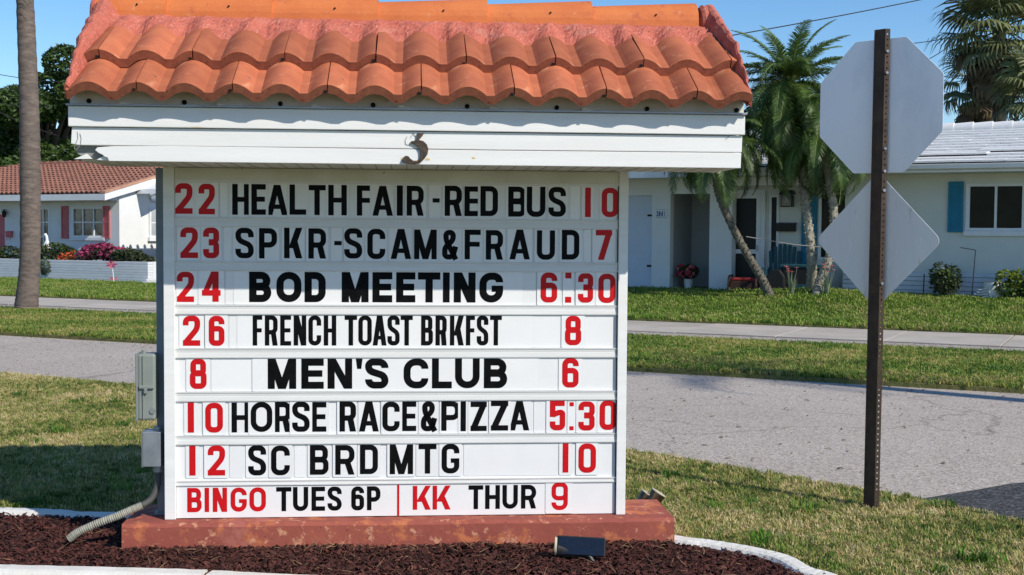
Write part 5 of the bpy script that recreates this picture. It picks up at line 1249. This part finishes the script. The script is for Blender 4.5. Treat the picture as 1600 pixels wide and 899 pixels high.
# strap-leaf flowering plants by the palms
def lily(px, py, Y, label, s=1.0, seed=0):
    p = W_(px, py, Y); t = empty('flowering_lily', (p.x, p.y, hgt(p.x, p.y)+.03), 0, label, 'flower'); rr = random.Random(seed)
    for i in range(12):
        a = rr.uniform(0, 2*PI); h = s*rr.uniform(.30, .46); sp = .13*s; mb = MB(); d = Vector((math.cos(a), math.sin(a), 0)); e = Vector((-d.y, d.x, 0))*.018
        p0, p1, p2 = d*.02, d*.06+Vector((0, 0, h*.6)), d*sp+Vector((0, 0, h)); mb.face([p0-e, p0+e, p1+e, p1-e]); mb.face([p1-e, p1+e, p2]); mb.build('strap_leaf', 'strap_leaf', t)
    for i in range(7):
        c = Vector((rr.uniform(-.14, .14), rr.uniform(-.1, .1), s*rr.uniform(.47, .60))); mb = MB()
        for k in range(5): a = k*1.257; d = Vector((math.cos(a), math.sin(a)*.8, .45)); e = Vector((-math.sin(a), math.cos(a), 0)); mb.face([c, c+d*.03+e*.016, c+d*.055, c+d*.03-e*.016])
        mb.build('blossom', 'pinkflower', t); MB().tube([(c.x*.3, c.y*.3, .1), c], .005, 4, False).build('flower_stem', 'strap_leaf', t)
    return t
lily(1237, 458, 24.7, 'pink and cream lilies with pale strap leaves left of the upright palm trunk', 1.0, 1)
lily(1292, 462, 24.4, 'coral red lilies right of the kinked palm trunk, below the diamond plate', 1.05, 2)
# round shrub, stake, shepherd's crook, drum, hose reel, hedge
p = A.M @ Vector((hx(1477, -.55), -.55, 0)); p.z = hgt(p.x, p.y)+.04
shrub('round_shrub', 'dark round shrub on a short stem against the white foundation', p, .30, .66, 1500, .045, ['shrub_leaf', 'oak_leaf2'], 8)
p = A.M @ Vector((hx(1588, -.60), -.60, 0)); p.z = hgt(p.x, p.y)+.03
shrub('croton_hedge', 'yellow-green leafy hedge at the right edge below the window', p, .40, .58, 1500, .055, ['oak_leaf2', 'hedge_leaf'], 9, blobs=[(-.15, 0, .34, .25, .22, .26), (.15, 0, .36, .3, .25, .26), (.5, 0, .35, .3, .25, .26), (.9, 0, .36, .3, .25, .26)], m2=1.0)
p = A.M @ Vector((hx(1443.5, -.5), -.5, 0)); tb = MB(); tb.tube([(0, 0, -.1), (.015, 0, .5)], .011, 6); tb.build('stake', 'wire', loc=(p.x, p.y, hgt(p.x, p.y)), label='thin dark stake stuck in the ground left of the round shrub', cat='stake')
x = hx(1519, -.5); p = A.M @ Vector((x, -.5, 0)); t = empty('shepherd_crook', (p.x, p.y, hgt(p.x, p.y)), A.rz, 'thin black plant hanger pole with a slanting arm below the window', 'plant hanger')
h1 = hz(1526, 391, -.5)-hgt(p.x, p.y); h2 = hz(1505, 387, -.5)-hgt(p.x, p.y)
MB().tube([(0, 0, -.1), (.06, 0, h1)], .010, 6).build('pole', 'wire', t); MB().tube([(.06, 0, h1), (-.22, 0, h2)], .009, 6).build('arm', 'wire', t)
p = A.M @ Vector((hx(1553, -.55), -.55, 0)); t = empty('white_drum', (p.x, p.y, hgt(p.x, p.y)+.02), A.rz, 'small round grey-white drum with a dark top beside the hedge', 'drum')
MB().tube([(0, 0, 0), (0, 0, .36)], [.17, .175], 20).build('side', 'white_stone', t, smooth=40); MB().tube([(0, 0, .361), (0, 0, .372)], .16, 20).build('lid', 'gray_box_dark', t)
p = A.M @ Vector((hx(1536, -.75), -.75, 0)); t = empty('garden_chair', (p.x, p.y, hgt(p.x, p.y)+.02), A.rz, 'low white scrolled garden ornament in front of the drum', 'garden ornament')
mb = MB()
for i in range(5): mb.tube([(-.20+.03*i, 0, .05+.045*i), (-.05, -.02, .02+.05*i), (.10, 0, .05+.05*i)], .010, 5)
mb.build('scroll_bars', 'white_stone', t); MB().tube([(.12, 0, 0), (.16, 0, .1), (.12, 0, .2), (.15, 0, .3)], .022, 8).build('leg', 'white_stone', t, smooth=50)

# ---------- left house
p0 = at_depth(187, 420, 39.5); B = Frame((p0.x, p0.y, 0), R(-29)); gzl = .03
hl = empty('white_house', B.loc, B.rz, 'white house with a brown tile roof, pink shutters and a pink door', 'house')
lx_ = lambda px, c=0: B.x(px, 400, c)
lz_ = lambda px, py, c=0: B.z(px, py, c)
E2 = B.z(148, 313, -.73); XL2 = -14.0
w0, w1 = lx_(113.5), lx_(163); v0, v1 = lz_(138, 371), lz_(138, 324)
s0, s1 = lx_(58), lx_(78); q0, q1 = lz_(68, 415), lz_(68, 325)
d0, d1_ = lx_(-14), lx_(8); 
wl = MB(); wallgrid(wl, XL2, 0, 0, E2+.12, 0, .2, [(w0, w1, v0, v1), (s0, s1, q0, q1), (d0, d1_, 0.05, lz_(0, 334))]); wl.build('front_wall', 'stucco', hl)
ws = MB(); yy0 = None
def side_hit(px, py):          # local point on the gable wall plane x=0
    o = B.I @ EYE; d = B.I.to_3x3() @ ray(px, py); t = (0-o.x)/d.x; return o+d*t
g0 = side_hit(232, 345).y; g1 = g0+1.3; gz0, gz1 = side_hit(238, 371).z, side_hit(238, 325).z
GD = 9.0; ridge_y = 4.2; z_r = B.z(115, 252, 4.2)-.10; rise2 = (z_r-E2-.22)/(ridge_y+.7)
gm_ = MB()
gm_.face([(0, .2005, 0), (0, GD, 0), (0, GD, E2+.1), (0, ridge_y, E2+.1+ridge_y*rise2), (0, .2005, E2+.1)])
gm_.build('gable_wall', 'stucco', hl)
wn = MB(); wn.box(.002, .05, g0, g1, gz0, gz1)
wo = wn.build('side_window', 'trim_white', hl); MB().box(.051, .056, g0+.08, g1-.08, gz0+.06, (gz0+gz1)/2-.02).build('pane', 'curtain', wo); MB().box(.051, .056, g0+.08, g1-.08, (gz0+gz1)/2+.02, gz1-.06).build('pane', 'curtain', wo)
MB().box(.002, .10, g0-.05, g1+.05, gz0-.12, gz0-.003).build('sill', 'trim_white', wo)
window(w0, w1, v0, v1, hl, 3, 2, gmat='glass2'); window(s0, s1, q0, q1, hl, 2, 4, gmat='glass2', sill=False, name='glazed_door')
shutter(lx_(97.5), lx_(108), lz_(103, 373), lz_(103, 322), hl, 'pink'); shutter(lx_(162.5), lx_(173), lz_(168, 373), lz_(168, 322), hl, 'pink')
MB().box(d0+.02, d1_-.02, .06, .10, .05, lz_(0, 334)-.01).build('front_door', 'pink', hl)
# roof of small barrel tiles, one sheet of corrugated courses
oe = -.70; xr_ = max(.12, B.x(149, 306, -.73)); NCo = 14; slen = math.hypot(ridge_y-oe, rise2*(ridge_y-oe)); a2 = math.atan(rise2)
tl_ = MB(); per = .21; ncol = int((xr_-XL2)/per); hipx = lx_(32, ridge_y)-(-XL2)*0
for r_ in range(NCo):
    ta, tb2 = slen*r_/NCo, slen*(r_+1)/NCo+.02
    for c_i in range(ncol):
        xa = xr_-per*(c_i+1)
        for k in range(4):
            u0, u1 = k/4, (k+1)/4
            def pp(u, t, lift): x = xa+per*u; n_ = .055*max(0, math.sin(PI*min(1, u/.75)))+lift; return (x, oe+t*math.cos(a2)-n_*math.sin(a2), E2+.20+t*math.sin(a2)+n_*math.cos(a2))
            if xa < hipx-(slen-ta)*.9: continue
            tl_.face([pp(u0, ta, .045), pp(u1, ta, .045), pp(u1, tb2, .0), pp(u0, tb2, .0)]); tl_.face([pp(u0, ta, .0), pp(u1, ta, .0), pp(u1, ta, .045), pp(u0, ta, .045)])
tl_.build('roof_tiles', 'brown_tile', hl, kind='stuff', smooth=40)
MB().prism([(oe+.02, E2+.02), (ridge_y, E2+.02), (ridge_y, z_r-.09), (oe+.02, E2+.17)], XL2, xr_-.15, 'x').build('roof_body', 'stucco', hl)
bk2 = MB(); bk2.face([(XL2, ridge_y, z_r), (xr_, ridge_y, z_r), (xr_, 2*ridge_y-oe, E2+.2), (XL2, 2*ridge_y-oe, E2+.2)]); bk2.build('back_roof', 'brown_tile', hl)
cm = MB(); cm.tube([(0, 0, 0), (.40, 0, .02)], [.11, .13], 10); cme = cm.mesh('ridge_tile', 'brown_tile', 40); x = hipx
while x < xr_: link_mesh('ridge_tile', cme, hl, (x, ridge_y, z_r-.02)); x += .38
MB().box(XL2, xr_-.01, oe-.03, oe, E2+.0, E2+.19).build('fascia', 'trim_white', hl); MB().box(XL2, xr_-.15, oe, -.001, E2-.0, E2+.018).build('soffit', 'stucco', hl)
bg_ = MB(); bg_.prism([(oe-.03, E2-.01), (oe-.03, E2+.20), (ridge_y, z_r+.0), (2*ridge_y-oe, E2+.20), (2*ridge_y-oe, E2-.01), (ridge_y, z_r-.22)], xr_, xr_+.04, 'x'); bg_.build('barge_board', 'trim_white', hl)
bo_ = MB(); bo_.prism([(oe-.03, E2+.205), (oe-.03, E2+.27), (ridge_y, z_r+.08), (ridge_y, z_r+.01)], xr_-.16, xr_+.06, 'x'); bo_.build('rake_tiles', 'barge_orange', hl)
# side awning roof and downpipe further back on the gable wall
sw = side_hit(222, 300).y
MB().prism([(side_hit(213, 300).y, side_hit(213, 303).z), (side_hit(214, 300).y, side_hit(213, 296).z), (side_hit(250, 300).y, side_hit(250, 279).z), (side_hit(250, 300).y, side_hit(250, 286).z)], .02, .9, 'x').build('side_canopy', 'trim_white', hl)
MB().tube([(.05, side_hit(234, 310).y, side_hit(234, 305).z), (.05, side_hit(236, 310).y, side_hit(236, 313).z), (.05, side_hit(246, 310).y, side_hit(246, 314).z)], .05, 8).build('downpipe', 'trim_white', hl)
# planter wall in front, built of white brick courses
PYL = -1.9; px0, px1 = XL2, B.x(231, 420, PYL); pzt = B.z(200, 409, PYL); pt = empty('planter_wall', B.loc, B.rz, 'low white painted brick planter wall in front of the left house', 'planter')
nc_ = 9; hc = (pzt+.02)/nc_
MB().box(px0, px1-.006, PYL+.006, PYL+.20, -.02, pzt-.012).build('core', 'interior_gray', pt)
for i in range(nc_):
    z0 = -.02+hc*i; x = px0 if i % 2 else px0+.2; 
    mb = MB(); mb.box(px0, px1, PYL, PYL+.21, z0+.005, z0+hc-.004); mb.build('brick_course', 'brick_white', pt, bevel=.004)
MB().box(px1-.2, px1, PYL+.211, -.05, -.02, pzt).build('end_wall', 'brick_white', pt)
MB().box(px0, px1-.201, PYL+.211, -.01, -.02, pzt-.10).build('planter_soil', 'soil', pt)
def on_planter(px, c): p = B.M @ Vector((B.x(px, 400, c), c, pzt-.10)); return p
shrub('flowering_bush', 'magenta bush with dark leaves in the white planter under the pink-shuttered window', on_planter(165, -1.2), .8, .75, 1500, .075, ['shrub_leaf', 'magenta'], 21, blobs=[(-.2, 0, .36, .55, .35, .24), (.35, 0, .28, .45, .35, .22), (.0, -.1, .44, .35, .3, .18), (-.6, 0, .24, .3, .3, .16)], m2=.95, stem=True)
shrub('dark_bush', 'dark spiky bush trailing over the right end of the white planter', on_planter(200, -1.5), .5, .5, 700, .09, ['shrub_leaf', 'shrub_leaf'], 22, blobs=[(0, 0, .25, .5, .35, .2), (.4, -.1, .15, .4, .3, .15)])
shrub('dark_bush', 'dark green bush hanging over the planter right of the ringed palm trunk', on_planter(86, -1.5), .6, .7, 1300, .07, ['shrub_leaf', 'oak_leaf2'], 23, blobs=[(0, 0, .3, .5, .35, .32), (.4, -.1, .25, .4, .3, .25), (-.15, -.35, -.1, .25, .2, .3)])
shrub('dark_bush', 'dark bush in the planter at the left edge below the pink mailbox', on_planter(12, -1.2), .5, .5, 900, .07, ['shrub_leaf', 'oak_leaf'], 24, blobs=[(0, 0, .22, .5, .35, .26), (-.5, 0, .25, .4, .3, .25), (.5, 0, .15, .3, .3, .2)])
shrub('orange_flowers', 'low orange and red flowers between the two bushes in the planter', on_planter(118, -1.45), .35, .35, 420, .06, ['oak_leaf2', 'orangeflower'], 25, cat='flowers', blobs=[(0, 0, .2, .45, .25, .16), (.4, 0, .16, .3, .2, .12), (-.3, 0, .14, .3, .2, .12)], m2=1.2, stem=False)
p = on_planter(73, -1.3); t = empty('bird_statue', p, B.rz, 'white heron statue standing beside the dark bush in the planter', 'statue')
mb = MB(); mb.tube([(0, 0, .16), (0, 0, .35), (.0, 0, .55), (.02, 0, .68), (.0, 0, .80), (-.06, 0, .85)], [.06, .13, .10, .045, .04, .05], 10); mb.tube([(-.08, 0, .85), (-.20, 0, .81)], [.02, .004], 6); mb.build('body', 'white_stone', t, smooth=60)
for s in (-.04, .04): MB().tube([(s, 0, -.02), (s, 0, .2)], .012, 5).build('leg', 'white_stone', t)
p = on_planter(123, -1.55); t = empty('small_statue', p, B.rz, 'tiny white figurine among the orange flowers', 'statue'); MB().tube([(0, 0, 0), (0, 0, .12), (0, 0, .22), (0, 0, .27), (0, 0, .33)], [.07, .05, .06, .04, .05], 8).build('body', 'white_stone', t, smooth=60)
x = lx_(16, -.02); z = lz_(16, 371, -.02); t = T(B, 'mailbox', x, -.04, z, 'pink wall mailbox between the pink door and the ringed palm trunk', 'mailbox')
MB().box(-.13, .13, -.06, .035, 0, .18).build('body', 'pink', t, bevel=.01); MB().prism([(-.07, .165), (.036, .165), (.036, .21), (-.07, .185)], -.14, .14, 'x').build('lid', 'pink', t)
for s in (-.08, .08): MB().tube([(s, -.04, 0), (s, -.04, -.08), (s, -.08, -.09)], .01, 5).build('paper_hook', 'pink', t)
x = lx_(7, -.12); z = lz_(7, 332, -.12); t = T(B, 'wall_lantern', x, -.12, z, 'dark carriage lantern beside the pink door', 'lantern')
mb = MB(); mb.tube([(0, 0, -.16), (0, 0, .0), (0, 0, .06)], [.05, .085, .02], 6); mb.build('cage', 'lantern', t); MB().tube([(0, 0, .061), (0, .0, .10)], [.10, .02], 6).build('cap', 'lantern', t); MB().box(-.02, .02, .02, .11, .0, .03).build('bracket', 'lantern', t)
# pinwheel flower in front of the planter, white stone, corner bush
p = B.M @ Vector((B.x(178, 430, -2.5), -2.5, .05)); t = empty('pinwheel', (p.x, p.y, .05), 0, 'pink and white pinwheel flower on a white stem before the planter wall', 'garden ornament')
MB().tube([(.0, 0, 0), (-.02, 0, .25), (-.05, 0, .52)], .014, 6).build('stem', 'white_stone', t)
for i in range(7):
    a = i*2*PI/7; c = Vector((-.06, -.02, .55)); d = Vector((math.cos(a), -.1, math.sin(a)*.7)); e = Vector((-math.sin(a), .12, math.cos(a)*.7)); mb = MB(); mb.face([c, c+d*.10+e*.045, c+d*.19, c+d*.11-e*.04]); mb.build('petal', 'pinkflower' if i % 2 else 'magenta', t)
mb = MB()
for s in (-.1, .08): mb.face([(0, 0, .12), (s*.6, -.01, .20), (s*1.3, 0, .17), (s*.8, 0, .10)])
mb.build('leaf', 'pinkflower', t)
p = B.M @ Vector((B.x(241, 430, -2.3), -2.3, .05)); MB().box(-.2, .2, -.12, .12, 0, .17).build('white_block', 'white_stone', loc=(p.x, p.y, .04), bevel=.02, label='small white stone block on the path by the left house corner', cat='stone block')
p = B.M @ Vector((.45, 1.6, 0)); shrub('dark_bush', 'small dark bush at the shaded corner of the left house, beside the dark post', p, .35, .9, 700, .06, ['shrub_leaf', 'oak_leaf'], 26)
p = B.M @ Vector((.9, 9.5, 0))
# neighbouring house beyond the board: its tiled eave throws the wavy shade line on the gable wall
Cn = Frame(B.M @ Vector((0, 0, 0)), R(-29))
hn = empty('white_house', Cn.loc, Cn.rz, 'white house hidden behind the notice board between the other two houses', 'house')
mb = MB(); wallgrid(mb, 2.6, 12.5, 0, 2.49, 0, .2, [(4, 5.6, 1.0, 2.1), (8.2, 9.2, .1, 2.2)]); mb.box(2.6, 2.8, .201, 9, 0, 2.49); mb.box(12.3, 12.5, .201, 9, 0, 2.49); mb.box(2.801, 12.299, 8.8, 9, 0, 2.49); mb.build('wall', 'stucco', hn)
window(4, 5.6, 1.0, 2.1, hn, 2, 1); MB().box(8.22, 9.18, .06, .1, .1, 2.19).build('front_door', 'teal', hn)
mb = MB(); r_z = 3.7
cs = [(1.95, -.6), (13.1, -.6), (13.1, 9.6), (1.95, 9.6)]; rp = [(5.6, 4.5, r_z), (9.4, 4.5, r_z)]
c3 = [(x, y, 2.58) for x, y in cs]
mb.face([c3[0], c3[1], rp[1], rp[0]]); mb.face([c3[1], c3[2], rp[1]]); mb.face([c3[2], c3[3], rp[0], rp[1]]); mb.face([c3[3], c3[0], rp[0]]); mb.face([(x, y, 2.50) for x, y in cs])
for i in range(4): a, b = cs[i], cs[(i+1) % 4]; mb.face([(*a, 2.50), (*b, 2.50), (*b, 2.58), (*a, 2.58)])
mb.build('roof', 'roof_white', hn)
mb = MB()
for i in range(34): y = -.55+i*.30; mb.tube([(1.90, y, 2.60), (2.5, y, 2.76)], .06, 8)
mb.build('eave_tiles', 'roof_white', hn, kind='stuff')
# ================================================================ overhead wires
def wire(a, b, label, sag=.15, r=.014):
    a = Vector(a); b = Vector(b); c = (a+b)/2; mb = MB(); mb.tube([a+(b-a)*t-Vector((0, 0, sag*4*t*(1-t)))-c for t in [i/10 for i in range(11)]], r, 5)
    mb.build('overhead_wire', 'wire', loc=c, label=label, cat='wire', group='overhead wires')
def wr_(p1, p2, label, Y1=48, Y2=48, ext=.25, sag=.1, r=.015):
    a, b = W_(*p1, Y1), W_(*p2, Y2); d = b-a; wire(a-d*ext, b+d*ext, label, sag, r)
wr_((1112, 58), (1425, 0), 'wire slanting across the top of the sky right of the tiled roof', 46, 52, .35, .1, .022)
wr_((1150, 116), (1320, 90), 'wire passing behind the crown of the tallest date palm', 50, 50, .1)
wr_((1420, 66), (1500, 52), 'upper wire between the octagonal plate and the ragged fan palm', 46, 46, .3)
wr_((1438, 96), (1480, 72), 'wire rising steeply from the octagonal plate to the ragged fan palm', 46, 46, .25)
wr_((1455, 115), (1600, 128), 'level wire passing behind the trunk of the ragged fan palm', 47, 47, .15)
wr_((1466, 140), (1494, 118), 'short wire climbing behind the lower leaves of the ragged fan palm', 46, 46, .2)
wr_((1460, 138), (1585, 160), 'wire falling to the right just above the white roof ridge', 48, 48, .15)
wr_((-20, 112), (110, 128), 'highest of the three wires at the left edge behind the ringed palm trunk', 55, 55, .1)
wr_((-20, 157), (70, 166), 'middle one of the three wires at the left edge behind the ringed palm trunk', 55, 55, .1)
wr_((-20, 164), (80, 208), 'lowest of the three wires at the left edge, sloping down to the dark tree', 55, 55, .1)
